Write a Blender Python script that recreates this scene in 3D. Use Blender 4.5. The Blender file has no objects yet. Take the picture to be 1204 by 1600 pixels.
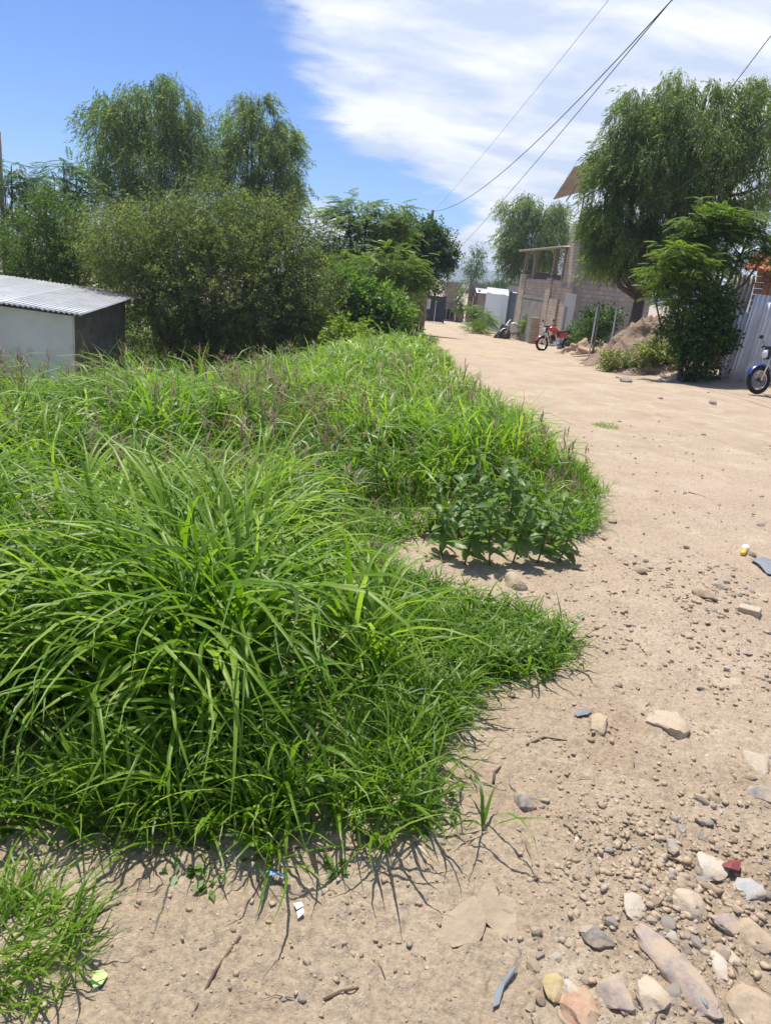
import bpy, bmesh, math, random
import numpy as np
from mathutils import Vector, Matrix

random.seed(7)
rng = np.random.default_rng(7)
SC = bpy.context.scene
COL = SC.collection
R = math.radians

# ------------------------------------------------------------------ camera, sky, sun, exposure
F = 1186.0; PITCH = R(17.4); ROLL = R(6.0); EYE = 1.6      # focal length in photo pixels (1600 high)
cam_d = bpy.data.cameras.new('camera')
cam_d.sensor_fit = 'VERTICAL'; cam_d.sensor_height = 36.0; cam_d.lens = 36.0 * F / 1600.0
cam_d.clip_start = 0.05; cam_d.clip_end = 20000
cam = bpy.data.objects.new('camera', cam_d); COL.objects.link(cam)
cam.matrix_world = (Matrix.Translation((0, 0, EYE)) @ Matrix.Rotation(R(90) - PITCH, 4, 'X')
                    @ Matrix.Rotation(ROLL, 4, 'Z'))
SC.camera = cam

SUN_AZ = R(-28); SUN_EL = R(70)          # azimuth measured from +Y towards +X
TO_SUN = Vector((math.sin(SUN_AZ) * math.cos(SUN_EL), math.cos(SUN_AZ) * math.cos(SUN_EL), math.sin(SUN_EL)))
sun_d = bpy.data.lights.new('sun', 'SUN'); sun_d.energy = 4.6; sun_d.angle = R(0.53); sun_d.color = (1.0, 0.955, 0.88)
sun = bpy.data.objects.new('sun', sun_d); COL.objects.link(sun)
sun.rotation_euler = TO_SUN.to_track_quat('Z', 'Y').to_euler()

cy_ = SC.cycles; cy_.max_bounces = 6; cy_.diffuse_bounces = 3; cy_.glossy_bounces = 2; cy_.transmission_bounces = 4; cy_.volume_bounces = 0
cy_.caustics_reflective = False; cy_.caustics_refractive = False
SC.view_settings.view_transform = 'Standard'; SC.view_settings.look = 'None'
SC.view_settings.exposure = 0.45; SC.view_settings.gamma = 1.0; SC.view_settings.use_curve_mapping = False


def ray(px, py):
    x = (px - 602) / F; y = (800 - py) / F
    c, s = math.cos(ROLL), math.sin(ROLL)
    xr = x * c - y * s; yr = x * s + y * c
    cp, sp = math.cos(PITCH), math.sin(PITCH)
    return np.array([xr, cp + yr * sp, -sp + yr * cp])


def at(px, py, Y):
    d = ray(px, py)
    return d * (Y / d[1]) + np.array([0, 0, EYE])


world = bpy.data.worlds.new('World'); SC.world = world; world.use_nodes = True


def build_world():
    nt = world.node_tree; nt.nodes.clear(); L = nt.links.new
    N = lambda t: nt.nodes.new(t)

    def val(x):
        return x
    def math_(op, a, b=None, c=None, clamp=False):
        n = N('ShaderNodeMath'); n.operation = op; n.use_clamp = clamp
        for i, v in enumerate((a, b, c)):
            if v is None: continue
            if isinstance(v, (int, float)): n.inputs[i].default_value = v
            else: L(v, n.inputs[i])
        return n.outputs[0]
    out = N('ShaderNodeOutputWorld'); bg = N('ShaderNodeBackground'); bg.inputs['Strength'].default_value = 0.125
    sky = N('ShaderNodeTexSky'); sky.sky_type = 'NISHITA'; sky.sun_disc = False
    sky.sun_elevation = SUN_EL; sky.sun_rotation = SUN_AZ; sky.altitude = 1500
    sky.air_density = 1.0; sky.dust_density = 0.4; sky.ozone_density = 3.0
    tc = N('ShaderNodeTexCoord'); G_ = tc.outputs['Generated']
    sep = N('ShaderNodeSeparateXYZ'); L(G_, sep.inputs[0])
    zz = math_('MAXIMUM', sep.outputs[2], 0.0)
    den = math_('ADD', zz, 0.16)
    u = math_('DIVIDE', sep.outputs[0], den); v = math_('DIVIDE', sep.outputs[1], den)
    comb = N('ShaderNodeCombineXYZ'); L(u, comb.inputs[0]); L(v, comb.inputs[1])
    def noise(scale, detail, rough, dist, off, sy=1.0):
        mp = N('ShaderNodeMapping'); L(comb.outputs[0], mp.inputs[0]); mp.inputs['Location'].default_value = off
        mp.inputs['Scale'].default_value = (1, sy, 1); mp.inputs['Rotation'].default_value = (0, 0, R(-25))
        n = N('ShaderNodeTexNoise'); n.inputs['Scale'].default_value = scale; n.inputs['Detail'].default_value = detail
        n.inputs['Roughness'].default_value = rough; n.inputs['Distortion'].default_value = dist
        L(mp.outputs[0], n.inputs[0]); return n.outputs[0]
    n1 = noise(1.1, 9, 0.58, 0.35, (3.1, 1.7, 0), 1.6)
    n2 = noise(4.2, 7, 0.6, 0.5, (8.1, 2.3, 0), 1.3)
    dens = math_('ADD', math_('MULTIPLY', n1, 0.72), math_('MULTIPLY', n2, 0.28))
    # broad open and closed areas of the cloud sheet, given as directions in the sky
    blobs = [((90, 60), 22, -0.34), ((20, 160), 30, -0.18), ((250, 180), 60, -0.06), ((480, 282), 700, -0.26), ((560, 292), 700, -0.28), ((640, 310), 700, -0.28), ((715, 335), 900, -0.24), ((690, 355), 700, -0.16),
             ((780, 150), 12, 0.17), ((560, 140), 60, 0.08), ((1000, 60), 10, 0.13), ((850, 250), 60, .06), ((940, 170), 1500, -0.16),
             ((600, 255), 900, 0.10), ((700, 285), 900, 0.10), ((80, 240), 1400, 0.24), ((500, 335), 1200, 0.30), ((740, 395), 1500, 0.24),
             ((420, 20), 160, -0.05), ((330, 300), 300, -0.05)]
    acc = dens
    for (px, py), k, amp in blobs:
        d = ray(px, py); d = d / np.linalg.norm(d)
        dt = N('ShaderNodeVectorMath'); dt.operation = 'DOT_PRODUCT'; L(G_, dt.inputs[0]); dt.inputs[1].default_value = tuple(d)
        e = math_('MULTIPLY', math_('SUBTRACT', dt.outputs['Value'], 1.0), k)
        g = math_('POWER', math.e, e)
        acc = math_('MULTIPLY_ADD', g, amp, acc)
    mr = N('ShaderNodeMapRange'); mr.interpolation_type = 'SMOOTHERSTEP'
    L(acc, mr.inputs[0]); mr.inputs[1].default_value = 0.43; mr.inputs[2].default_value = 0.66
    mask = math_('MULTIPLY', mr.outputs[0], 0.97)
    # thin grey undersides
    n3 = noise(1.9, 8, 0.55, 0.3, (1.4, 5.9, 0), 1.4)
    mr2 = N('ShaderNodeMapRange'); L(n3, mr2.inputs[0]); mr2.inputs[1].default_value = 0.40; mr2.inputs[2].default_value = 0.60
    cm = N('ShaderNodeMix'); cm.data_type = 'RGBA'; L(mr2.outputs[0], cm.inputs[0])
    cm.inputs[6].default_value = (3.9, 4.5, 5.8, 1); cm.inputs[7].default_value = (6.3, 6.45, 6.7, 1)
    mix = N('ShaderNodeMix'); mix.data_type = 'RGBA'; L(mask, mix.inputs[0]); tint = N('ShaderNodeMix'); tint.data_type = 'RGBA'; tint.blend_type = 'MULTIPLY'; tint.inputs[0].default_value = 1; L(sky.outputs[0], tint.inputs[6]); tint.inputs[7].default_value = (.50, .64, .90, 1); L(tint.outputs[2], mix.inputs[6]); L(cm.outputs[2], mix.inputs[7])
    L(mix.outputs[2], bg.inputs['Color']); L(bg.outputs[0], out.inputs['Surface'])


build_world()

# ------------------------------------------------------------------ numpy noise and terrain
_perm = rng.permutation(512); _ang = rng.random(512) * 2 * math.pi
_gx, _gy = np.cos(_ang), np.sin(_ang)


def pn(x, y):
    xi = np.floor(x).astype(np.int64); yi = np.floor(y).astype(np.int64); fx = x - xi; fy = y - yi
    u = fx * fx * fx * (fx * (fx * 6 - 15) + 10); v = fy * fy * fy * (fy * (fy * 6 - 15) + 10)
    def g(ix, iy, dx, dy):
        h = _perm[(_perm[ix & 511] + iy) & 511]; return _gx[h] * dx + _gy[h] * dy
    a = g(xi, yi, fx, fy); b = g(xi + 1, yi, fx - 1, fy); c = g(xi, yi + 1, fx, fy - 1); d = g(xi + 1, yi + 1, fx - 1, fy - 1)
    return (a + u * (b - a)) * (1 - v) + (c + u * (d - c)) * v


def fbm(x, y, o=4, r=0.5):
    s = 0; a = 1.0
    for k in range(o):
        s = s + a * pn(x * 2 ** k + 17.3 * k, y * 2 ** k - 9.1 * k); a *= r
    return s


def sm(a, b, v):
    t = np.clip((v - a) / (b - a), 0, 1); return t * t * (3 - 2 * t)


XR_Y = [-30, 0, 9, 14, 16.5, 18.5, 21, 25, 31, 38, 43, 50, 60, 75]
XR_X = [14, 12, 10.5, 9.4, 7.9, 6.2, 5.3, 5.7, 6.6, 7.2, 7.2, 7.0, 5.2, 4.4]
XL_Y = [-30, 0, 3, 6, 9.4, 12.8, 22, 34, 50, 62, 75]
XL_X = [-9, -6, 0.9, 1.8, 1.8, 1.2, 1.0, 0.9, 1.6, 3.0, 3.2]


def base(x, y):
    x = np.asarray(x, float); y = np.asarray(y, float)
    z = -.045 * np.where(y < 12, 0, np.where(y < 18, (y - 12) ** 2 / 12., y - 15))
    z = np.where(y > 45, -1.35 - .017 * (np.minimum(y, 80) - 45), z) - .006 * np.maximum(np.minimum(y, 400) - 80, 0)
    z = z - .17 * np.maximum(0, np.minimum(y, 18) - 5.5) * sm(0.5, 6., -x + .02 * y)
    xr = np.interp(y, XR_Y, XR_X)
    z = z + .45 * sm(-0.4, 2.4, x - xr) * sm(6, 15, y) * (1 - sm(60, 90, y))
    return z


def relief(x, y):
    r = np.hypot(x, y)
    n = fbm(x * .55 + 3, y * .55, 3) * .05 * sm(200, 30, r) + fbm(x * 4.1, y * 4.1 + 5, 4) * .016 * sm(25, 6, r)
    n = n + np.abs(fbm(x * 11 + 9, y * 11, 3)) * .020 * sm(12, 5, r) + fbm(x * 37, y * 37, 2) * .009 * sm(7, 3, r)
    # wheel ruts along the road
    mid = np.interp(y, XL_Y, XL_X) * .45 + np.interp(y, XR_Y, XR_X) * .55
    for o in (-.9, .7):
        n = n - .035 * np.exp(-((x - mid - o) / .3) ** 2) * sm(7, 12, y) * sm(80, 60, y)
    # small crumbly bank beside the weeds
    n = n - .05 * np.exp(-((x - 1.75) / .5) ** 2 - ((y - 4.45 - .15 * np.sin(x * 5)) / .12) ** 2)
    return n


def gz(x, y):
    return base(x, y) + relief(np.asarray(x, float), np.asarray(y, float))


_TS = .5 * 1.004 ** np.arange(1605)


def GP(px, py):
    """photo pixel -> point on the ground"""
    d = ray(px, py); P = d[None] * _TS[:, None] + np.array([[0, 0, EYE]]); h = P[:, 2] - base(P[:, 0], P[:, 1])
    i = int(np.argmax(h <= .06)); i = max(1, i); lo, hi = _TS[max(0, i - 2)], _TS[min(len(_TS) - 1, i + 12)] * 1.02
    ts = np.linspace(lo, hi, 60); Q = d[None] * ts[:, None] + np.array([[0, 0, EYE]]); h = Q[:, 2] - gz(Q[:, 0], Q[:, 1])
    return Q[int(np.argmax(h <= 0))] if (h <= 0).any() else Q[-1]


# ------------------------------------------------------------------ mesh helpers
def nmesh(name, v, faces, mat=None, var=None, smooth=False):
    """v (N,3); faces: (M,k) array or list of such arrays"""
    if not isinstance(faces, list): faces = [faces]
    me = bpy.data.meshes.new(name); v = np.asarray(v, np.float32)
    me.vertices.add(len(v)); me.vertices.foreach_set('co', v.ravel())
    idx = np.concatenate([np.asarray(f).ravel() for f in faces]).astype(np.int32)
    tot = np.concatenate([np.full(len(f), np.asarray(f).shape[1], np.int32) for f in faces])
    st = np.concatenate([[0], np.cumsum(tot)[:-1]]).astype(np.int32)
    me.loops.add(len(idx)); me.loops.foreach_set('vertex_index', idx)
    me.polygons.add(len(tot)); me.polygons.foreach_set('loop_start', st)
    if smooth: me.polygons.foreach_set('use_smooth', np.ones(len(tot), bool))
    if var is not None:
        a = me.attributes.new('var', 'FLOAT', 'POINT'); a.data.foreach_set('value', np.asarray(var, np.float32))
    me.update(calc_edges=True); me.validate()
    if mat: me.materials.append(mat)
    return me


def obj(name, me, parent=None, loc=None, label=None, cat=None, group=None, kind=None):
    o = bpy.data.objects.new(name, me); COL.objects.link(o)
    if parent is not None: o.parent = parent
    if loc is not None: o.location = tuple(float(c) for c in loc)
    if label: o['label'] = label
    if cat: o['category'] = cat
    if group: o['group'] = group
    if kind: o['kind'] = kind
    return o


def thing(name, label, cat, loc=(0, 0, 0), rz=0.0, group=None):
    o = obj(name, None, None, loc, label, cat, group); o.rotation_euler = (0, 0, rz); o.empty_display_size = .2
    return o


class MB:
    """collects shapes into one mesh"""
    def __init__(s): s.v = []; s.f = []
    def add(s, vs, fs):
        n = len(s.v); s.v += [tuple(map(float, p)) for p in vs]; s.f += [tuple(i + n for i in f) for f in fs]; return s
    def box(s, x0, x1, y0, y1, z0, z1):
        return s.add([(x0, y0, z0), (x1, y0, z0), (x1, y1, z0), (x0, y1, z0), (x0, y0, z1), (x1, y0, z1), (x1, y1, z1), (x0, y1, z1)],
                     [(0, 3, 2, 1), (4, 5, 6, 7), (0, 1, 5, 4), (1, 2, 6, 5), (2, 3, 7, 6), (3, 0, 4, 7)])
    def prism(s, quad, d):
        """quad of four points extruded along vector d"""
        a = [np.array(p, float) for p in quad]; d = np.array(d, float)
        return s.add(a + [p + d for p in a], [(0, 3, 2, 1), (4, 5, 6, 7), (0, 1, 5, 4), (1, 2, 6, 5), (2, 3, 7, 6), (3, 0, 4, 7)])
    def tube(s, pts, rad, n=8, cap=True):
        pts = [np.array(p, float) for p in pts]; m = len(pts)
        if np.isscalar(rad): rad = [rad] * m
        n0 = len(s.v); up = None
        for i, p in enumerate(pts):
            t = pts[min(i + 1, m - 1)] - pts[max(i - 1, 0)]; t = t / (np.linalg.norm(t) + 1e-9)
            if up is None: up = np.array([0, 0, 1.]) if abs(t[2]) < .9 else np.array([1., 0, 0])
            a = np.cross(t, up); a /= np.linalg.norm(a) + 1e-9; b = np.cross(a, t); up = b
            for k in range(n):
                w = 2 * math.pi * k / n; s.v.append(tuple(p + rad[i] * (math.cos(w) * a + math.sin(w) * b)))
        for i in range(m - 1):
            for k in range(n):
                k2 = (k + 1) % n
                s.f.append((n0 + i * n + k, n0 + i * n + k2, n0 + (i + 1) * n + k2, n0 + (i + 1) * n + k))
        if cap: s.f.append(tuple(n0 + k for k in range(n))[::-1]); s.f.append(tuple(n0 + (m - 1) * n + k for k in range(n)))
        return s
    def torus(s, c, axis, R0, r, n=28, m=8):
        ax = np.array(axis, float); ax /= np.linalg.norm(ax)
        a = np.cross(ax, [0, 0, 1.]) if abs(ax[2]) < .9 else np.cross(ax, [1., 0, 0]); a /= np.linalg.norm(a); b = np.cross(ax, a)
        n0 = len(s.v); c = np.array(c, float)
        for i in range(n):
            w = 2 * math.pi * i / n; d = math.cos(w) * a + math.sin(w) * b
            for k in range(m):
                q = 2 * math.pi * k / m; s.v.append(tuple(c + d * (R0 + r * math.cos(q)) + ax * r * math.sin(q)))
        for i in range(n):
            for k in range(m):
                i2 = (i + 1) % n; k2 = (k + 1) % m
                s.f.append((n0 + i * m + k, n0 + i2 * m + k, n0 + i2 * m + k2, n0 + i * m + k2))
        return s
    def ellipsoid(s, c, r, n=12, m=8, rough=0.0):
        n0 = len(s.v)
        for j in range(m + 1):
            th = math.pi * j / m
            for i in range(n):
                ph = 2 * math.pi * i / n; k = 1 + rough * (random.random() - .5)
                s.v.append((c[0] + r[0] * k * math.sin(th) * math.cos(ph), c[1] + r[1] * k * math.sin(th) * math.sin(ph), c[2] + r[2] * k * math.cos(th)))
        for j in range(m):
            for i in range(n):
                i2 = (i + 1) % n; s.f.append((n0 + j * n + i, n0 + (j + 1) * n + i, n0 + (j + 1) * n + i2, n0 + j * n + i2))
        return s
    def mesh(s, name, mat, smooth=False):
        me = bpy.data.meshes.new(name); me.from_pydata(s.v, [], s.f); me.validate()
        if smooth: me.polygons.foreach_set('use_smooth', np.ones(len(me.polygons), bool))
        if mat: me.materials.append(mat)
        return me
    def build(s, name, mat, parent=None, smooth=False, bevel=0, **kw):
        o = obj(name, s.mesh(name, mat, smooth), parent, **kw)
        if bevel:
            m = o.modifiers.new('bevel', 'BEVEL'); m.width = bevel; m.segments = 2; m.limit_method = 'ANGLE'
        return o


# ------------------------------------------------------------------ materials
def new_mat(name):
    m = bpy.data.materials.new(name); m.use_nodes = True; nt = m.node_tree; nt.nodes.clear()
    return m, nt, nt.links.new, nt.nodes.new


def ramp(n, stops):
    cr = n.color_ramp
    while len(cr.elements) < len(stops): cr.elements.new(0.5)
    for e, (p, c) in zip(cr.elements, stops): e.position = p; e.color = (*c, 1)


def leaf_mat(name, stops, trans=0.35, rough=0.45, spec=0.35, tcol=1.5):
    m, nt, L, N = new_mat(name)
    out = N('ShaderNodeOutputMaterial'); at_ = N('ShaderNodeAttribute'); at_.attribute_name = 'var'
    cr = N('ShaderNodeValToRGB'); ramp(cr, stops); L(at_.outputs['Fac'], cr.inputs[0])
    p = N('ShaderNodeBsdfPrincipled'); L(cr.outputs[0], p.inputs['Base Color']); p.inputs['Roughness'].default_value = rough
    p.inputs['Specular IOR Level'].default_value = spec
    t = N('ShaderNodeBsdfTranslucent'); mx = N('ShaderNodeMix'); mx.data_type = 'RGBA'; mx.blend_type = 'MULTIPLY'; mx.inputs[0].default_value = 1
    L(cr.outputs[0], mx.inputs[6]); mx.inputs[7].default_value = (tcol * 1.15, tcol * 1.25, tcol * .55, 1); L(mx.outputs[2], t.inputs[0])
    ms = N('ShaderNodeMixShader'); ms.inputs[0].default_value = trans; L(p.outputs[0], ms.inputs[1]); L(t.outputs[0], ms.inputs[2])
    L(ms.outputs[0], out.inputs[0]); return m


def surf(name, cols, scale=6, detail=6, rough=0.85, bump=0.3, bscale=None, metal=0.0, spec=0.3, coord='Object', rand=0.0, bdist=0.02, wear=None):
    """noise-mottled opaque surface. cols: ramp stops"""
    m, nt, L, N = new_mat(name)
    out = N('ShaderNodeOutputMaterial'); p = N('ShaderNodeBsdfPrincipled'); tc = N('ShaderNodeTexCoord')
    n = N('ShaderNodeTexNoise'); n.inputs['Scale'].default_value = scale; n.inputs['Detail'].default_value = detail; n.inputs['Roughness'].default_value = .62
    oi = N('ShaderNodeObjectInfo'); add = N('ShaderNodeVectorMath'); add.operation = 'ADD'
    mul = N('ShaderNodeVectorMath'); mul.operation = 'SCALE'; L(oi.outputs['Location'], mul.inputs[0]); mul.inputs['Scale'].default_value = 3.7
    L(tc.outputs[coord], add.inputs[0]); L(mul.outputs[0], add.inputs[1]); L(add.outputs[0], n.inputs[0])
    cr = N('ShaderNodeValToRGB'); ramp(cr, cols); L(n.outputs[0], cr.inputs[0]); col = cr.outputs[0]
    if wear:
        w = N('ShaderNodeTexNoise'); w.inputs['Scale'].default_value = wear[1]; w.inputs['Detail'].default_value = 5; L(add.outputs[0], w.inputs[0])
        r2 = N('ShaderNodeMapRange'); L(w.outputs[0], r2.inputs[0]); r2.inputs[1].default_value = wear[2]; r2.inputs[2].default_value = wear[2] + .1
        mw = N('ShaderNodeMix'); mw.data_type = 'RGBA'; L(r2.outputs[0], mw.inputs[0]); L(col, mw.inputs[6]); mw.inputs[7].default_value = (*wear[0], 1); col = mw.outputs[2]
    if rand:
        hv = N('ShaderNodeHueSaturation'); mr = N('ShaderNodeMapRange'); L(oi.outputs['Random'], mr.inputs[0])
        mr.inputs[3].default_value = 1 - rand; mr.inputs[4].default_value = 1 + rand; L(mr.outputs[0], hv.inputs['Value']); L(col, hv.inputs['Color']); col = hv.outputs[0]
    L(col, p.inputs['Base Color']); p.inputs['Roughness'].default_value = rough; p.inputs['Metallic'].default_value = metal
    p.inputs['Specular IOR Level'].default_value = spec
    if bump:
        b = N('ShaderNodeBump'); b.inputs['Strength'].default_value = bump; b.inputs['Distance'].default_value = bdist
        n2 = N('ShaderNodeTexNoise'); n2.inputs['Scale'].default_value = bscale or scale * 4; n2.inputs['Detail'].default_value = 6; L(add.outputs[0], n2.inputs[0])
        L(n2.outputs[0], b.inputs['Height']); L(b.outputs[0], p.inputs['Normal'])
    L(p.outputs[0], out.inputs[0]); return m


def brick_mat(name, c1, c2, mortar, bw, bh, ms=0.012, bump=.8):
    """brick wall on object coordinates: x along wall, z up"""
    m, nt, L, N = new_mat(name)
    out = N('ShaderNodeOutputMaterial'); p = N('ShaderNodeBsdfPrincipled'); tc = N('ShaderNodeTexCoord')
    sp = N('ShaderNodeSeparateXYZ'); cb = N('ShaderNodeCombineXYZ'); L(tc.outputs['Object'], sp.inputs[0])
    ad = N('ShaderNodeMath'); ad.operation = 'ADD'; L(sp.outputs[0], ad.inputs[0]); L(sp.outputs[1], ad.inputs[1])
    L(ad.outputs[0], cb.inputs[0]); L(sp.outputs[2], cb.inputs[1])
    nz = N('ShaderNodeTexNoise'); nz.inputs['Scale'].default_value = 3; L(tc.outputs['Object'], nz.inputs[0])
    mxv = N('ShaderNodeMix'); mxv.data_type = 'VECTOR'; mxv.inputs[0].default_value = .012; L(cb.outputs[0], mxv.inputs[4]); L(nz.outputs['Color'], mxv.inputs[5])
    b = N('ShaderNodeTexBrick'); b.inputs['Scale'].default_value = 1; b.inputs['Brick Width'].default_value = bw; b.inputs['Row Height'].default_value = bh
    b.inputs['Mortar Size'].default_value = ms; b.inputs['Color1'].default_value = (*c1, 1); b.inputs['Color2'].default_value = (*c2, 1); b.inputs['Mortar'].default_value = (*mortar, 1)
    b.inputs['Mortar Smooth'].default_value = .3; L(mxv.outputs[1], b.inputs[0])
    n2 = N('ShaderNodeTexNoise'); n2.inputs['Scale'].default_value = 1.6; n2.inputs['Detail'].default_value = 8; n2.inputs['Roughness'].default_value = .65; L(tc.outputs['Object'], n2.inputs[0])
    mr = N('ShaderNodeMapRange'); L(n2.outputs[0], mr.inputs[0]); mr.inputs[1].default_value = .3; mr.inputs[2].default_value = .7; mr.inputs[3].default_value = .72; mr.inputs[4].default_value = 1.2
    mu = N('ShaderNodeMix'); mu.data_type = 'RGBA'; mu.blend_type = 'MULTIPLY'; mu.inputs[0].default_value = 1; L(b.outputs[0], mu.inputs[6]); L(mr.outputs[0], mu.inputs[7])
    L(mu.outputs[2], p.inputs['Base Color']); p.inputs['Roughness'].default_value = .9
    bp = N('ShaderNodeBump'); bp.inputs['Strength'].default_value = bump; bp.inputs['Distance'].default_value = .02; bp.invert = True
    L(b.outputs['Fac'], bp.inputs['Height']); L(bp.outputs[0], p.inputs['Normal']); L(p.outputs[0], out.inputs[0]); return m


def dirt_mat(name='dirt', mossy=False):
    m, nt, L, N = new_mat(name)
    out = N('ShaderNodeOutputMaterial'); p = N('ShaderNodeBsdfPrincipled'); tc = N('ShaderNodeTexCoord'); P = tc.outputs['Object']
    def noi(s, d=6, r=.6, dist=0):
        n = N('ShaderNodeTexNoise'); n.inputs['Scale'].default_value = s; n.inputs['Detail'].default_value = d; n.inputs['Roughness'].default_value = r
        n.inputs['Distortion'].default_value = dist; L(P, n.inputs[0]); return n.outputs[0]
    def mix(f, a, b, bt='MIX'):
        x = N('ShaderNodeMix'); x.data_type = 'RGBA'; x.blend_type = bt
        if isinstance(f, float): x.inputs[0].default_value = f
        else: L(f, x.inputs[0])
        for i, c in ((6, a), (7, b)):
            if isinstance(c, tuple): x.inputs[i].default_value = (*c, 1)
            else: L(c, x.inputs[i])
        return x.outputs[2]
    def rng_(v, a, b, c=0., d=1.):
        r = N('ShaderNodeMapRange'); L(v, r.inputs[0]); r.inputs[1].default_value = a; r.inputs[2].default_value = b; r.inputs[3].default_value = c; r.inputs[4].default_value = d; return r.outputs[0]
    c = mix(rng_(noi(.9, 8), .35, .66), (.405, .31, .212), (.50, .395, .283))
    c = mix(rng_(noi(2.3, 9, .65, .4), .52, .70), c, (.55, .45, .325))       # pale dusty patches
    c = mix(rng_(noi(1.3, 8, .7, .6), .57, .72), c, (.33, .23, .145))        # browner earth
    c = mix(rng_(noi(.16, 4), .44, .6), c, mix(.5, c, (.48, .365, .285)))       # pinkish areas of the road
    g = rng_(noi(60, 8, .78), .32, .68, .62, 1.32); c = mix(1., c, g, 'MULTIPLY')
    v = N('ShaderNodeTexVoronoi'); v.inputs['Scale'].default_value = 85; v.feature = 'F1'; L(P, v.inputs[0])
    sp = rng_(v.outputs['Color'], .80, .84)
    fs = N('ShaderNodeMath'); fs.operation = 'MULTIPLY'; L(sp, fs.inputs[0]); L(rng_(v.outputs['Distance'], .45, .2), fs.inputs[1])
    c = mix(fs.outputs[0], c, mix(rng_(noi(31, 2), .4, .6), (.17, .125, .085), (.55, .49, .40)))
    if mossy:
        sx = N('ShaderNodeSeparateXYZ'); L(P, sx.inputs[0]); mm = N('ShaderNodeMath'); mm.operation = 'MULTIPLY'; L(rng_(noi(.35, 7, .65), .42, .56), mm.inputs[0]); L(rng_(sx.outputs[0], .6, -1.5), mm.inputs[1])
        c = mix(mm.outputs[0], c, mix(rng_(noi(3, 6), .35, .65), (.055, .085, .025), (.12, .125, .05)))   # scrubby ground cover
    L(c, p.inputs['Base Color']); p.inputs['Roughness'].default_value = .95; p.inputs['Specular IOR Level'].default_value = .15
    h1 = noi(26, 10, .72); h2 = noi(110, 6, .7)
    hm = N('ShaderNodeMath'); hm.operation = 'MULTIPLY_ADD'; L(h2, hm.inputs[0]); hm.inputs[1].default_value = .35; L(h1, hm.inputs[2])
    h3 = N('ShaderNodeMath'); h3.operation = 'MULTIPLY_ADD'; L(fs.outputs[0], h3.inputs[0]); h3.inputs[1].default_value = .25; L(hm.outputs[0], h3.inputs[2])
    b = N('ShaderNodeBump'); b.inputs['Strength'].default_value = .85; b.inputs['Distance'].default_value = .024; L(h3.outputs[0], b.inputs['Height']); L(b.outputs[0], p.inputs['Normal'])
    L(p.outputs[0], out.inputs[0]); return m


def stone_mat(name, stops, rough=.85, spec=.3, attr=False):
    m, nt, L, N = new_mat(name)
    out = N('ShaderNodeOutputMaterial'); p = N('ShaderNodeBsdfPrincipled'); tc = N('ShaderNodeTexCoord'); cr = N('ShaderNodeValToRGB'); ramp(cr, stops)
    oi = N('ShaderNodeObjectInfo'); a = N('ShaderNodeAttribute'); a.attribute_name = 'var'
    L(a.outputs['Fac'] if attr else oi.outputs['Random'], cr.inputs[0])
    n = N('ShaderNodeTexNoise'); n.inputs['Scale'].default_value = 24; n.inputs['Detail'].default_value = 8; n.inputs['Roughness'].default_value = .7; L(tc.outputs['Object'], n.inputs[0])
    mr = N('ShaderNodeMapRange'); L(n.outputs[0], mr.inputs[0]); mr.inputs[1].default_value = .3; mr.inputs[2].default_value = .7; mr.inputs[3].default_value = .7; mr.inputs[4].default_value = 1.25
    mu = N('ShaderNodeMix'); mu.data_type = 'RGBA'; mu.blend_type = 'MULTIPLY'; mu.inputs[0].default_value = 1; L(cr.outputs[0], mu.inputs[6]); L(mr.outputs[0], mu.inputs[7])
    # dust lying on the upward faces, a real coat of the road's dirt
    n3 = N('ShaderNodeTexNoise'); n3.inputs['Scale'].default_value = 22; n3.inputs['Detail'].default_value = 5; L(tc.outputs['Object'], n3.inputs[0])
    m3 = N('ShaderNodeMapRange'); L(n3.outputs[0], m3.inputs[0]); m3.inputs[1].default_value = .38; m3.inputs[2].default_value = .62; m3.inputs[4].default_value = .75
    md = N('ShaderNodeMix'); md.data_type = 'RGBA'; L(m3.outputs[0], md.inputs[0]); L(mu.outputs[2], md.inputs[6]); md.inputs[7].default_value = (.42, .32, .21, 1)
    L(md.outputs[2], p.inputs['Base Color']); p.inputs['Roughness'].default_value = rough; p.inputs['Specular IOR Level'].default_value = spec
    b = N('ShaderNodeBump'); b.inputs['Strength'].default_value = .6; b.inputs['Distance'].default_value = .006; n2 = N('ShaderNodeTexNoise'); n2.inputs['Scale'].default_value = 70; n2.inputs['Detail'].default_value = 6
    L(tc.outputs['Object'], n2.inputs[0]); L(n2.outputs[0], b.inputs['Height']); L(b.outputs[0], p.inputs['Normal']); L(p.outputs[0], out.inputs[0]); return m


def plain(name, c, rough=.5, metal=0., spec=.5):
    return surf(name, [(.3, tuple(x * .85 for x in c)), (.7, tuple(min(1, x * 1.1) for x in c))], scale=9, rough=rough, metal=metal, spec=spec, bump=.05)


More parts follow.
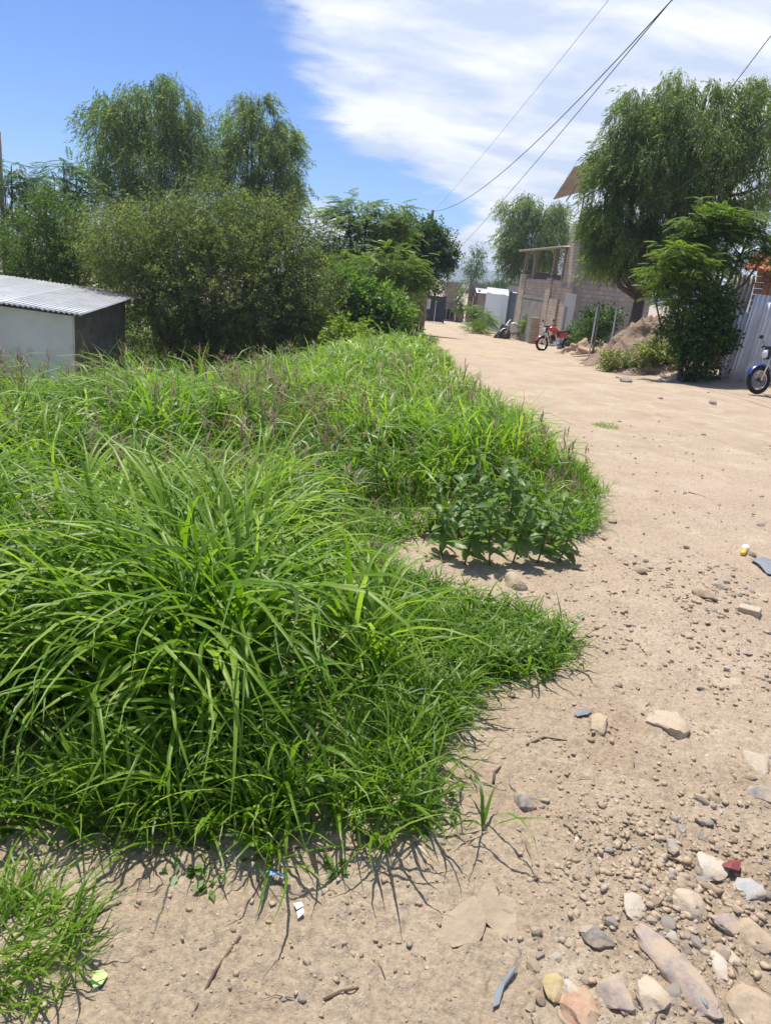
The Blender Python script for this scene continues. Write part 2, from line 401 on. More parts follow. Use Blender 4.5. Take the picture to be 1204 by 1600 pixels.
M = {}
M['dirt'] = dirt_mat()
M['soil'] = dirt_mat('soil', True)
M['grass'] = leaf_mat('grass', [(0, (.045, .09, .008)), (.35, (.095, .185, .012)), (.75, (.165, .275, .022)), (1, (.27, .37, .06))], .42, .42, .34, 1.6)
M['drygrass'] = leaf_mat('dry_grass', [(0, (.17, .12, .08)), (1, (.30, .21, .15))], .3, .6, .2, 1.0)
M['weed'] = leaf_mat('weed_leaf', [(0, (.06, .115, .025)), (.5, (.11, .19, .04)), (1, (.18, .27, .065))], .42, .42, .4, 1.6)
M['pirul'] = leaf_mat('pirul_leaf', [(0, (.065, .105, .035)), (.5, (.14, .195, .075)), (1, (.27, .32, .14))], .5, .5, .35, 1.8)
M['mesquite'] = leaf_mat('mesquite_leaf', [(0, (.065, .088, .032)), (.5, (.14, .17, .068)), (1, (.27, .29, .13))], .48, .5, .35, 1.75)
M['feather'] = leaf_mat('feathery_leaf', [(0, (.055, .10, .022)), (.5, (.12, .19, .04)), (1, (.22, .30, .07))], .42, .45, .3, 1.4)
M['broad'] = leaf_mat('broad_leaf', [(0, (.035, .07, .02)), (.5, (.07, .13, .035)), (1, (.13, .20, .055))], .36, .5, .25, 1.45)
M['lime'] = leaf_mat('lime_leaf', [(0, (.085, .14, .02)), (.5, (.16, .24, .035)), (1, (.25, .33, .06))], .42, .42, .35, 1.4)
M['bark'] = surf('bark', [(.3, (.06, .045, .033)), (.7, (.16, .125, .095))], scale=14, bump=.7, bdist=.03)
M['stem'] = plain('green_stem', (.10, .16, .045), .6)
M['plaster'] = surf('white_plaster', [(.3, (.60, .60, .57)), (.6, (.74, .74, .71))], scale=1.3, detail=9, rough=.9, bump=.2, bscale=20, wear=((.48, .47, .43), 2.2, .62))
M['concrete'] = surf('concrete', [(.3, (.19, .175, .155)), (.7, (.34, .315, .28))], scale=2.2, detail=9, bump=.4, bscale=25)
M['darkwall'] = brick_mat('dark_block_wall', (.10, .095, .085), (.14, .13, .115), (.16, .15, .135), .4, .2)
M['adobe'] = brick_mat('tan_block', (.42, .335, .26), (.52, .425, .335), (.31, .25, .195), .30, .145, .014)
M['block2'] = brick_mat('grey_block', (.30, .27, .235), (.37, .33, .29), (.25, .22, .19), .40, .2, .014)
M['redbrick'] = surf('red_brick', [(.3, (.22, .085, .055)), (.7, (.36, .155, .095))], scale=7, rand=.25, bump=.5)
M['tile'] = surf('clay_tile', [(.3, (.36, .11, .065)), (.7, (.52, .19, .12))], scale=5, rand=.25, bump=.4)
M['beige'] = surf('beige_render', [(.3, (.44, .34, .245)), (.7, (.56, .45, .335))], scale=1.7, detail=9, rough=.92, bump=.25, bscale=22)
M['zinc'] = surf('galvanised_sheet', [(.3, (.58, .59, .61)), (.7, (.74, .75, .77))], scale=2.4, detail=8, rough=.5, metal=.3, spec=.5, bump=.05, rand=.08, wear=((.42, .36, .30), 3.1, .66))
M['zincold'] = surf('weathered_sheet', [(.3, (.33, .31, .27)), (.7, (.50, .48, .43))], scale=2.4, detail=9, rough=.7, metal=.2, bump=.1, wear=((.27, .17, .11), 2.2, .60))
M['roofzinc'] = surf('roof_sheet', [(.3, (.42, .43, .44)), (.7, (.56, .57, .59))], scale=1.6, detail=8, rough=.5, metal=.3, spec=.5, bump=.05, rand=.07, wear=((.36, .31, .27), 2.6, .66))
M['palemetal'] = surf('pale_painted_metal', [(.3, (.44, .46, .49)), (.7, (.54, .56, .59))], scale=1.5, rough=.55, bump=.05)
M['bluedoor'] = surf('dark_blue_metal', [(.3, (.035, .055, .085)), (.7, (.07, .095, .13))], scale=2, rough=.5, bump=.05)
M['navy'] = surf('navy_gate', [(.3, (.012, .022, .05)), (.7, (.025, .04, .075))], scale=2, rough=.5, bump=.05)
M['wood'] = surf('weathered_wood', [(.3, (.20, .16, .12)), (.7, (.36, .30, .235))], scale=9, bump=.5)
M['polewood'] = surf('pole_wood', [(.3, (.10, .085, .07)), (.7, (.2, .17, .14))], scale=9, bump=.4)
M['wire'] = plain('cable', (.035, .035, .04), .6)
M['void_paint'] = plain('painted_interior_dark', (.02, .02, .022), .9, 0, .1)  # near-black colour painted in for the darkness inside an opening
M['rubber'] = plain('rubber', (.022, .022, .024), .8, 0, .25)
M['chrome'] = plain('bare_metal', (.55, .55, .56), .25, 1.0)
M['blackmetal'] = plain('black_metal', (.03, .03, .033), .45, .2)
M['blackseat'] = plain('black_vinyl', (.025, .025, .028), .55)
M['redpaint'] = plain('red_paint', (.50, .03, .045), .25, 0, .6)
M['bluepaint'] = plain('blue_paint', (.03, .04, .22), .25, 0, .6)
M['whitepaint'] = plain('white_paint', (.72, .72, .70), .35, 0, .5)
M['lens'] = plain('lamp_glass', (.7, .72, .74), .08, 0, .8)
M['hill'] = surf('hill_scrub', [(.3, (.05, .075, .04)), (.7, (.10, .115, .065))], scale=.01, bump=0)
M['st_tan'] = stone_mat('tan_stone', [(0, (.30, .22, .145)), (.5, (.42, .33, .235)), (1, (.52, .44, .34))])
M['st_grey'] = stone_mat('grey_stone', [(0, (.17, .165, .165)), (.5, (.27, .255, .245)), (1, (.36, .33, .30))])
M['st_white'] = stone_mat('white_stone', [(0, (.44, .38, .30)), (1, (.58, .53, .45))])
M['st_blue'] = stone_mat('blue_grey_stone', [(0, (.34, .38, .40)), (1, (.42, .45, .46))])
M['st_orange'] = stone_mat('orange_stone', [(0, (.42, .25, .165)), (1, (.45, .27, .18))])
M['st_yellow'] = stone_mat('yellow_stone', [(0, (.46, .36, .16)), (1, (.50, .40, .19))])
M['st_violet'] = stone_mat('mauve_stone', [(0, (.31, .25, .22)), (1, (.37, .30, .265))])
M['gravel'] = stone_mat('gravel', [(0, (.26, .19, .125)), (.45, (.40, .305, .21)), (.8, (.48, .385, .275)), (.9, (.29, .26, .235)), (.96, (.36, .31, .27)), (1, (.60, .55, .47))], attr=True)
M['clod'] = surf('earth_clod', [(.3, (.26, .185, .115)), (.7, (.42, .315, .21))], scale=12, bump=.8)
M['mound'] = surf('mound_earth', [(.3, (.18, .12, .08)), (.7, (.34, .245, .17))], scale=3, detail=9, bump=.9, bscale=12, bdist=.06)
M['dust'] = surf('pale_dust_heap', [(.3, (.42, .30, .19)), (.7, (.55, .41, .275))], scale=3, detail=9, bump=.8, bscale=12, bdist=.05)
M['debris'] = surf('dark_debris', [(.3, (.05, .045, .04)), (.7, (.14, .12, .10))], scale=5, detail=8, bump=.9, bscale=12, bdist=.05)
M['twig'] = plain('dry_twig', (.13, .085, .055), .9)
M['bluepl'] = plain('blue_plastic', (.06, .22, .50), .3)
M['greypl'] = plain('grey_blue_plastic', (.20, .22, .24), .6)
M['limepl'] = plain('lime_plastic', (.45, .66, .22), .35)
M['paper'] = plain('white_paper', (.78, .77, .74), .8)
M['yellowpl'] = plain('yellow_plastic', (.72, .47, .06), .35)
M['maroon'] = plain('maroon_tin', (.22, .05, .05), .4)
M['slab'] = surf('dusty_slab', [(.3, (.28, .215, .15)), (.7, (.39, .305, .215))], scale=14, detail=8, bump=.4, wear=((.48, .34, .29), 5, .62))

# ------------------------------------------------------------------ ground, road, hills
GRASS_POLY = np.array([(1.0, 24.0), (1.15, 17.5), (1.2, 13.0), (1.55, 10.6), (1.75, 8.6), (1.72, 6.2), (1.35, 5.0), (0.95, 4.75), (0.35, 4.7), (-.05, 4.4),
                       (0.05, 3.85), (0.70, 3.55), (0.92, 3.35), (0.82, 3.05), (0.45, 2.75), (0.24, 2.40), (0.17, 2.04), (.03, 1.89), (-.21, 1.82), (-.50, 1.80), (-1.0, 1.74),
                       (-2.6, 1.68), (-4.5, 4), (-10.5, 14), (-9, 17), (-6, 19), (-4, 24)])


def in_poly(x, y, P=GRASS_POLY):
    r = np.zeros(x.shape, bool); n = len(P); j = n - 1
    for i in range(n):
        xi, yi = P[i]; xj, yj = P[j]
        c = ((yi > y) != (yj > y)) & (x < (xj - xi) * (y - yi) / (yj - yi + 1e-12) + xi); r ^= c; j = i
    return r


def edge_dist(x, y, P=GRASS_POLY):
    d = np.full(x.shape, 1e9); n = len(P)
    for i in range(n):
        a = P[i]; b = P[(i + 1) % n]; ab = b - a; t = np.clip(((x - a[0]) * ab[0] + (y - a[1]) * ab[1]) / (ab @ ab), 0, 1)
        d = np.minimum(d, np.hypot(x - a[0] - t * ab[0], y - a[1] - t * ab[1]))
    return d


def build_ground():
    th = np.concatenate([np.arange(-180, -40, 4.0), np.arange(-40, 40, .24), np.arange(40, 180, 4.0)]); th = np.radians(th)
    rr = [.03, .25, .5, .7]
    while rr[-1] < 14: rr.append(rr[-1] * 1.0070)
    while rr[-1] < 5000: rr.append(rr[-1] * 1.035)
    rr = np.array(rr); nr, na = len(rr), len(th)
    X = rr[:, None] * np.sin(th)[None]; Y = rr[:, None] * np.cos(th)[None]
    Z = gz(X.ravel(), Y.ravel())
    V = np.stack([X.ravel(), Y.ravel(), Z], 1)
    i, j = np.meshgrid(np.arange(nr - 1), np.arange(na), indexing='ij'); j2 = (j + 1) % na
    Fq = np.stack([i * na + j, i * na + j2, (i + 1) * na + j2, (i + 1) * na + j], -1).reshape(-1, 4)[:, ::-1]
    C = V[Fq].mean(1)
    road = (C[:, 0] < np.interp(C[:, 1], XR_Y, XR_X) + .12 * pn(C[:, 0] * 2, C[:, 1] * 2)) & (C[:, 1] > -30) & (C[:, 1] < 78)
    xl = np.interp(C[:, 1], XL_Y, XL_X); road &= np.where(C[:, 1] > 20, C[:, 0] > xl, ~in_poly(C[:, 0], C[:, 1])) & (C[:, 0] > -.62 * np.maximum(C[:, 1], 0) - 2.2) & ((C[:, 0] > -3.5) | (C[:, 1] < 3))
    for nm, msk in (('road', road), ('ground', ~road)):
        f = Fq[msk]; u, inv = np.unique(f.ravel(), return_inverse=True)
        me = nmesh(nm, V[u], inv.reshape(-1, 4), M['dirt' if nm == 'road' else 'soil'], smooth=True)
        obj(nm, me, kind='structure', label='bare tan dirt road with stones, curving away between plots' if nm == 'road' else 'bare earth under the grass and beside the dirt road')


build_ground()


def build_hills():
    az = np.radians(np.arange(-75, 75, .5)); rows = []
    for k, (r, hk) in enumerate(((1250, 0), (1400, .55), (1550, 1.0), (1700, .6), (1850, .1))):
        h = (33 + 16 * fbm(az * 7 + 2, az * 0 + k * .3, 5)) * hk
        rows.append(np.stack([r * np.sin(az), r * np.cos(az), h - 6], 1))
    V = np.concatenate(rows); n = len(az); f = []
    for k in range(4):
        a = np.arange(n - 1) + k * n; f.append(np.stack([a, a + 1, a + n + 1, a + n], 1))
    obj('hills', nmesh('hills', V, np.concatenate(f), M['hill'], smooth=True), kind='structure', label='distant blue mountain ridge beyond the end of the road')


build_hills()


def build_haze():
    m, nt, L, N = new_mat('haze'); out = N('ShaderNodeOutputMaterial'); p = N('ShaderNodeVolumePrincipled')
    p.inputs['Color'].default_value = (.72, .82, .95, 1); p.inputs['Density'].default_value = 0.0007; p.inputs['Anisotropy'].default_value = 0.2  # real far haze, made denser to lift dark tones like lens veil
    L(p.outputs[0], out.inputs['Volume'])
    o = MB().box(-5100, 5100, -5100, 5100, -8, 48).build('haze', m, kind='stuff', label='blue haze in the air, thickened to stand in for lens veil'); o.display_type = 'WIRE'
    o['category'] = 'haze'


build_haze()

# ------------------------------------------------------------------ grass
def blades(x, y, ln, wd, az, t0, t1, nseg, fold, var, z=None, pw=1.35):
    """arching ribbon blades; returns verts, faces, var"""
    n = len(x); s = np.linspace(0, 1, nseg + 1)[None]
    th = t0[:, None] + (t1 - t0)[:, None] * s ** pw
    ds = ln[:, None] / nseg; thm = (th[:, 1:] + th[:, :-1]) / 2
    h = np.concatenate([np.zeros((n, 1)), np.cumsum(np.sin(thm) * ds, 1)], 1)
    v = np.concatenate([np.zeros((n, 1)), np.cumsum(np.cos(thm) * ds, 1)], 1)
    swirl = (rng.random((n, 1)) - .5) * .9; a = az[:, None] + swirl * s ** 2
    px = x[:, None] + h * np.cos(a); py = y[:, None] + h * np.sin(a)
    g0 = gz(x, y) if z is None else z
    gg = gz(px.ravel(), py.ravel()).reshape(px.shape); pz = np.maximum(g0[:, None] + v - .01, gg + .006)
    w = wd[:, None] * np.minimum(1, .45 + 2.2 * s) * np.clip((1 - s) * 1.9, 0.02, 1) ** .8 * .5
    tw = (rng.random((n, 1)) - .5) * 1.6 * s
    sx = -np.sin(a) * np.cos(tw); sy = np.cos(a) * np.cos(tw); sz = np.sin(tw)
    P = np.stack([px, py, pz], -1); S = np.stack([sx, sy, sz], -1) * w[..., None]
    if fold:
        C = P.copy(); nrm = np.stack([-np.cos(th) * np.cos(a), -np.cos(th) * np.sin(a), np.sin(th)], -1)
        C -= nrm * (w * .45)[..., None]
        V = np.stack([P - S, C, P + S], 2); k = 3
    else:
        V = np.stack([P - S, P + S], 2); k = 2
    V = V.reshape(-1, 3); b = (np.arange(n) * (nseg + 1) * k)[:, None, None]; i = np.arange(nseg)[None, :, None] * k
    f = []
    for c in range(k - 1):
        o = np.array([c, c + 1, c + 1 + k, c + k])[None, None]; f.append((b + i + o).reshape(-1, 4))
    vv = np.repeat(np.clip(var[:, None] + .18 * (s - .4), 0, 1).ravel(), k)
    return V, np.concatenate(f), vv


class Bag:
    def __init__(s): s.V = []; s.F = []; s.A = []; s.n = 0
    def add(s, V, Fc, A): s.V.append(V); s.F.append(Fc + s.n); s.A.append(A); s.n += len(V)
    def mesh(s, name, mat, smooth=False): return nmesh(name, np.concatenate(s.V), np.concatenate(s.F), mat, np.concatenate(s.A), smooth)


def grass_height(x, y):
    e = edge_dist(x, y)
    h = .22 + .58 * sm(0.0, .8, e)
    h = h * np.clip(1 + .55 * fbm(x * .8 + 4, y * .8, 3) + .55 * fbm(x * 2.3 + 14, y * 2.3, 2), .35, 1.25)
    low = sm(.0, .35, x + .05) * sm(4.9, 4.3, y) * sm(2.2, 2.6, y)            # creeping patch reaching into the road
    h = h * (1 - .62 * low)
    h = h * (1 - .45 * np.exp(-((x + .3) / 1.5) ** 2 - ((y - 5.0) / .8) ** 2))   # thinner strip behind the near clump
    h = h * (.80 + .2 * sm(3.5, 2.2, y)) * (1 - .25 * sm(7, 12, y))
    return h


def build_grass():
    bag = Bag()
    tiers = [(1.5, 4.2, 60, 16, 8, True, .0175), (4.2, 8.0, 46, 13, 5, False, .0165), (8.0, 14.0, 26, 11, 4, False, .019), (14.0, 24.5, 11, 10, 4, False, .03)]
    for y0, y1, dens, nb, seg, fold, wd0 in tiers:
        area = 16 * (y1 - y0); n = int(area * dens)
        cx = rng.uniform(-12, 4, n); cy = rng.uniform(y0, y1, n)
        vis = (cx > -.62 * cy - 1.0)
        ok = in_poly(cx, cy) & vis
        # thinner where the noise opens gaps
        keep = rng.random(n) < np.clip(.72 + 1.2 * fbm(cx * .7, cy * .7 + 30, 3) + 1.2 * fbm(cx * 2.3 + 14, cy * 2.3, 2), .18, 1)
        lowp = sm(.0, .35, cx + .05) * sm(4.9, 4.3, cy) * sm(2.2, 2.6, cy); keep &= rng.random(n) > .65 * lowp
        cx, cy = cx[ok & keep], cy[ok & keep]
        H = grass_height(cx, cy); lean_az = 2.6 + 2.6 * fbm(cx * .35 + 11, cy * .35, 3) * 1.6
        k = np.maximum(4, (nb * (.6 + .8 * rng.random(len(cx)))).astype(int)); ci = np.repeat(np.arange(len(cx)), k); m = len(ci)
        r = .05 * np.sqrt(rng.random(m)); q = rng.random(m) * 2 * math.pi
        x = cx[ci] + r * np.cos(q); y = cy[ci] + r * np.sin(q)
        ln = H[ci] * (.55 + .75 * rng.random(m)) * 1.15
        az = np.where(rng.random(m) < .55, q + rng.normal(0, .5, m), lean_az[ci] + rng.normal(0, .7, m))
        t0 = np.abs(rng.normal(.12, .14, m)); t1 = t0 + np.clip(rng.normal(1.9, .5, m), .4, 2.8) * np.clip(ln / .5, .55, 1.15)
        wd = wd0 * (.6 + .75 * rng.random(m)) * np.clip(ln / .55, .45, 1.15)
        var = np.clip(.50 + .26 * rng.normal(0, 1, m) + .6 * fbm(cx[ci] * .8, cy[ci] * .8 + 50, 3) + .45 * fbm(cx[ci] * 2.3 + 14, cy[ci] * 2.3, 2), 0, 1)
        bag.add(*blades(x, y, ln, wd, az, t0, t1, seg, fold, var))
    # drooping skirt along the near edge, down to the soil
    n = 9000; x = rng.uniform(-2.4, 1.9, n); y = rng.uniform(1.55, 7.0, n); e = edge_dist(x, y); ins = in_poly(x, y)
    ok = rng.random(n) < np.where(ins, np.exp(-(e / .22) ** 2), np.exp(-(e / np.where(y < 2.2, .12, .05)) ** 2) * np.clip(.5 + 2 * fbm(x * 3, y * 3 + 7, 2), .1, 1)); x, y = x[ok], y[ok]; k = 7; m = len(x) * k
    ci = np.repeat(np.arange(len(x)), k); gx = x[ci] + rng.normal(0, .02, m); gy = y[ci] + rng.normal(0, .02, m)
    ln = rng.uniform(.14, .36, m) * np.where(gy < 2.6, 1.0, .75)
    bag.add(*blades(gx, gy, ln, .006 + .006 * rng.random(m), rng.random(m) * 6.283, np.abs(rng.normal(.35, .25, m)), rng.uniform(1.3, 2.5, m), 5, False, np.clip(rng.normal(.45, .22, m), 0, 1)))
    # creeping patch reaching into the road
    n = 2600; x = rng.uniform(.0, 1.0, n); y = rng.uniform(2.4, 4.1, n); ok = in_poly(x, y) & (rng.random(n) < np.clip(.38 + 2.4 * fbm(x * 2.6, y * 2.6, 2), .03, 1) * (1 - .5 * sm(.3, .9, x))); x, y = x[ok], y[ok]; k = 8; m = len(x) * k
    ci = np.repeat(np.arange(len(x)), k); gx = x[ci] + rng.normal(0, .025, m); gy = y[ci] + rng.normal(0, .025, m)
    bag.add(*blades(gx, gy, rng.uniform(.08, .24, m), .005 + .006 * rng.random(m), rng.random(m) * 6.283, np.abs(rng.normal(.45, .3, m)), rng.uniform(1.2, 2.2, m), 4, False, np.clip(rng.normal(.5, .22, m), 0, 1)))
    # short sprouts spilling over the edge of the road
    n = 9000; x = rng.uniform(-1.6, 2.4, n); y = rng.uniform(1.6, 11, n); e = edge_dist(x, y); ins = in_poly(x, y)
    p = np.where(ins, .5, np.exp(-(e / .07) ** 2) * .8) * np.clip(.3 + 2.2 * fbm(x * 3, y * 3, 2), 0, 1)
    p = p + .05 * np.exp(-((x - .75) / .35) ** 2 - ((y - 2.85) / .3) ** 2)
    ok = rng.random(n) < p; x, y = x[ok], y[ok]; m = len(x); k = 6; x = np.repeat(x, k) + rng.normal(0, .015, m * k); y = np.repeat(y, k) + rng.normal(0, .015, m * k); m *= k
    ln = .05 + .16 * rng.random(m) ** 1.5
    bag.add(*blades(x, y, ln, .006 + .004 * rng.random(m), rng.random(m) * 6.28, np.abs(rng.normal(.4, .3, m)), rng.uniform(.9, 2.0, m), 4, False, np.clip(rng.normal(.5, .25, m), 0, 1)))
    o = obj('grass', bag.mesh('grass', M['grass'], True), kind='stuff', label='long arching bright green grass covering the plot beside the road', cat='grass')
    # brownish seed heads on thin culms
    bag = Bag(); n = 8200
    x = rng.uniform(-8, 2, n); y = rng.uniform(3.4, 13, n)
    p = np.exp(-((y - 6.2 - .25 * np.abs(x)) / 1.5) ** 2) * .7 + .10
    ok = in_poly(x, y) & (x > -.62 * y - .8) & (rng.random(n) < p * np.clip(.35 + 1.8 * fbm(x * .6 + 70, y * .6, 3), .05, 1)); x, y = x[ok], y[ok]; m = len(x)
    H = grass_height(x, y) * (.95 + .3 * rng.random(m)) + .08; az = 2.6 + rng.normal(0, 1.1, m)
    t0 = np.abs(rng.normal(.08, .1, m)); t1 = t0 + rng.uniform(.2, .8, m)
    V, Fc, A = blades(x, y, H, np.full(m, .004), az, t0, t1, 5, False, rng.random(m)); bag.add(V, Fc, A)
    tips = V.reshape(m, 6, 2, 3)[:, 4, 0]
    for q in range(7):                                               # spikelets of each head
        off = rng.normal(0, .012, (m, 3)); b = tips - np.array([0, 0, .02]) * q + off
        bag.add(*blades(b[:, 0], b[:, 1], .06 + .08 * rng.random(m), .009 + .006 * rng.random(m), az + rng.normal(0, .8, m), np.abs(rng.normal(.5, .3, m)), rng.uniform(.9, 1.7, m), 2, False, rng.random(m), z=b[:, 2]))
    obj('grass_seed_heads', bag.mesh('grass_seed_heads', M['drygrass']), kind='stuff', label='brownish seed heads standing above the long grass', cat='grass')


build_grass()


def build_undergrowth():
    bag = Bag(); n = 17000; x = rng.uniform(-45, -1.5, n); y = rng.uniform(15, 70, n); x = np.where(x > -.02 * y - 1.0, x - 3, x); ok = ~in_poly(x, y) & (x > -.75 * y - 2) & ~((x < -5) & (x > -13.6) & (y > 14) & (y < 22)); x, y = x[ok], y[ok]; m = len(x)
    h = rng.uniform(.5, 1.1, m) * (1 + .5 * fbm(x * .3, y * .3, 2))
    bag.add(*blades(x, y, h, .05 + .06 * rng.random(m), rng.random(m) * 6.283, np.abs(rng.normal(.2, .2, m)), rng.uniform(.8, 2.0, m), 3, False, np.clip(rng.normal(.3, .2, m), 0, 1)))
    obj('undergrowth', bag.mesh('undergrowth', M['grass']), kind='stuff', label='rough green undergrowth beneath the trees behind the plot', cat='undergrowth')


build_undergrowth()


def build_tuft(name, label, cx, cy, rad, n, hgt):
    bag = Bag(); r = rad * np.sqrt(rng.random(n)); q = rng.random(n) * 6.283
    x = cx + r * np.cos(q); y = cy + r * np.sin(q) * .8; ln = hgt * (.4 + .8 * rng.random(n))
    bag.add(*blades(x, y, ln, .004 + .005 * rng.random(n), q + rng.normal(0, 1.0, n), np.abs(rng.normal(.5, .35, n)), rng.uniform(1.2, 2.2, n), 5, True, np.clip(rng.normal(.55, .25, n), 0, 1)))
    obj(name, bag.mesh(name, M['grass'], True), label=label, cat='grass')


p = GP(60, 1500)
build_tuft('grass_tuft', 'low creeping grass tuft apart from the tall grass, beside the lime green plastic tag', p[0] - .13, p[1], .24, 420, .17)
p = GP(945, 667)
build_tuft('grass_tuft', 'tiny flat tuft of green growing alone in the bare dirt road', p[0], p[1], .16, 130, .10)

# ------------------------------------------------------------------ leafy plants: sprig templates and crowns
def quad_leaf(p, d, nrm, ln, wd, bend=0.15):
    p = np.array(p, float); d = np.array(d, float); d /= np.linalg.norm(d); s = np.cross(d, nrm); s /= np.linalg.norm(s) + 1e-9; u = np.cross(s, d)
    return [p, p + d * ln * .45 + s * wd / 2 + u * ln * bend * .4, p + d * ln - u * ln * bend * .4, p + d * ln * .45 - s * wd / 2 + u * ln * bend * .4]


def template(kind, r):
    """a sprig in local coordinates: +X along its axis, +Z the upper side"""
    V = []
    if kind == 'weep':                                   # axis hangs; leaves swept along it
        for i in range(15):
            t = i / 15; a = r.uniform(0, 6.28); out = np.array([0, math.cos(a), math.sin(a)])
            V.append(quad_leaf((t, .03 * out[1], .03 * out[2]), np.array([1, 0, 0]) * r.uniform(.9, 1.6) + out * r.uniform(.3, 1.0), (r.normal(), r.normal(), r.normal()), r.uniform(.17, .30), r.uniform(.035, .06)))
    elif kind == 'fine':
        for i in range(15):
            t = r.uniform(.05, 1); a = r.uniform(0, 6.28); out = np.array([0, math.cos(a), math.sin(a)])
            V.append(quad_leaf((t, 0, 0) + out * .04, np.array([1, 0, 0]) * r.uniform(-.1, 1.0) + out, (r.normal(), r.normal(), r.normal()), r.uniform(.14, .26), r.uniform(.05, .085)))
    elif kind == 'feather':
        for i in range(9):
            t = .12 + .86 * i / 8
            for sd in (-1, 1):
                ln = .34 * (1 - abs(t - .45) * .8)
                V.append(quad_leaf((t, 0, -.22 * t * t), (.55, sd, -.18 - .2 * t), (0, 0, 1), ln, .075, .2))
    elif kind == 'broad':
        for i in range(8):
            t = .15 + .8 * i / 7; a = i * 2.4 + r.uniform(-.4, .4); out = np.array([0, math.cos(a), .6 * math.sin(a)])
            V.append(quad_leaf((t, 0, 0) + out * .05, np.array([.6, 0, -.25]) + out, (r.normal(0, .5), r.normal(0, .5), 1), r.uniform(.32, .46), r.uniform(.19, .26), .2))
    return np.array(V)                                   # (K,4,3)


def sprigs(pos, dirs, scl, kind, var, r, up=None, nt=6):
    n = len(pos); bag = Bag(); T = [template(kind, r) for _ in range(nt)]; tid = r.integers(0, nt, n)
    dirs = dirs / (np.linalg.norm(dirs, axis=1, keepdims=True) + 1e-9)
    ref = np.tile([[0, 0, 1.0]], (n, 1)) if up is None else up
    ref = ref + r.normal(0, .12, (n, 3)) if kind == 'feather' else ref + r.normal(0, .5, (n, 3))
    s = np.cross(ref, dirs); s /= np.linalg.norm(s, axis=1, keepdims=True) + 1e-9; u = np.cross(dirs, s)
    for k in range(nt):
        m = tid == k
        if not m.any(): continue
        t = T[k]; K = len(t); c = int(m.sum())
        W = pos[m][:, None, None] + scl[m][:, None, None, None] * (t[None, :, :, 0:1] * dirs[m][:, None, None] + t[None, :, :, 1:2] * s[m][:, None, None] + t[None, :, :, 2:3] * u[m][:, None, None])
        A = np.clip(var[m][:, None] + r.normal(0, .13, (c, K)), 0, 1)
        bag.add(W.reshape(-1, 3), np.arange(c * K * 4).reshape(-1, 4), np.repeat(A.ravel(), 4))
    return bag


def lobes_px(L, Y, depth=.85):
    """[(px, py, rx, ry, dY)] in photo pixels -> centres and radii in metres at depth Y"""
    C, Rr = [], []
    for l in L:
        px, py, rx, ry = l[:4]; dy = l[4] if len(l) > 4 else 0
        c = at(px, py, Y + dy); k = (Y + dy) * 1.0 / F / ray(px, py)[1] * 1.0
        k = (Y + dy) / F
        C.append(c); Rr.append((rx * k, min(rx, ry * 1.3) * k * depth, ry * k))
    return np.array(C), np.array(Rr)


def crown_points(C, Rr, n, r, clump=.30, per=18, shell=(.45, 1.0)):
    vol = (Rr[:, 0] * Rr[:, 2]) ** 1.0; w = vol / vol.sum()
    nc = max(8, n // per); li = r.choice(len(C), nc, p=w)
    d = r.normal(0, 1, (nc, 3)); d /= np.linalg.norm(d, axis=1, keepdims=True)
    rad = shell[0] + (shell[1] - shell[0]) * r.random(nc) ** .6
    cc = C[li] + d * Rr[li] * rad[:, None]
    ci = r.integers(0, nc, n); sg = clump * Rr[li[ci]]
    pos = cc[ci] + np.clip(r.normal(0, 1, (n, 3)), -1.7, 1.7) * sg
    dirs = (pos - C[li[ci]]) / Rr[li[ci]] + .15 * r.normal(0, 1, (n, 3))
    return pos, dirs, r.normal(0, 1, nc)[ci], cc, li


def limbs(mb, base_p, C, Rr, cc, li, r, trunk_r, fork, per_lobe=3):
    fork = np.array(fork, float); base_p = np.array(base_p, float)
    bend = (base_p + fork) / 2 + np.array([r.normal(0, .12), r.normal(0, .1), 0]) * np.linalg.norm(fork - base_p) * .4
    mb.tube([base_p - [0, 0, .3], base_p + [0, 0, .05], bend, fork], [trunk_r * 1.5, trunk_r * 1.2, trunk_r * .95, trunk_r * .8], 9)
    for i in range(len(C)):
        mid = (fork + C[i]) / 2 + np.array([0, 0, -.12 * np.linalg.norm(C[i] - fork)]) + r.normal(0, .1, 3)
        top = C[i] + np.array([0, 0, Rr[i][2] * .3])
        mb.tube([fork - [0, 0, .1], mid, C[i], top], [trunk_r * .6, trunk_r * .42, trunk_r * .25, trunk_r * .1], 6)
        sub = np.where(li == i)[0]
        for k in sub[:per_lobe * 2]:
            e = cc[k]; st = mid * .35 + C[i] * .65
            mb.tube([st, (st + e) / 2 + r.normal(0, .05, 3), e], [trunk_r * .2, trunk_r * .13, trunk_r * .04], 5)


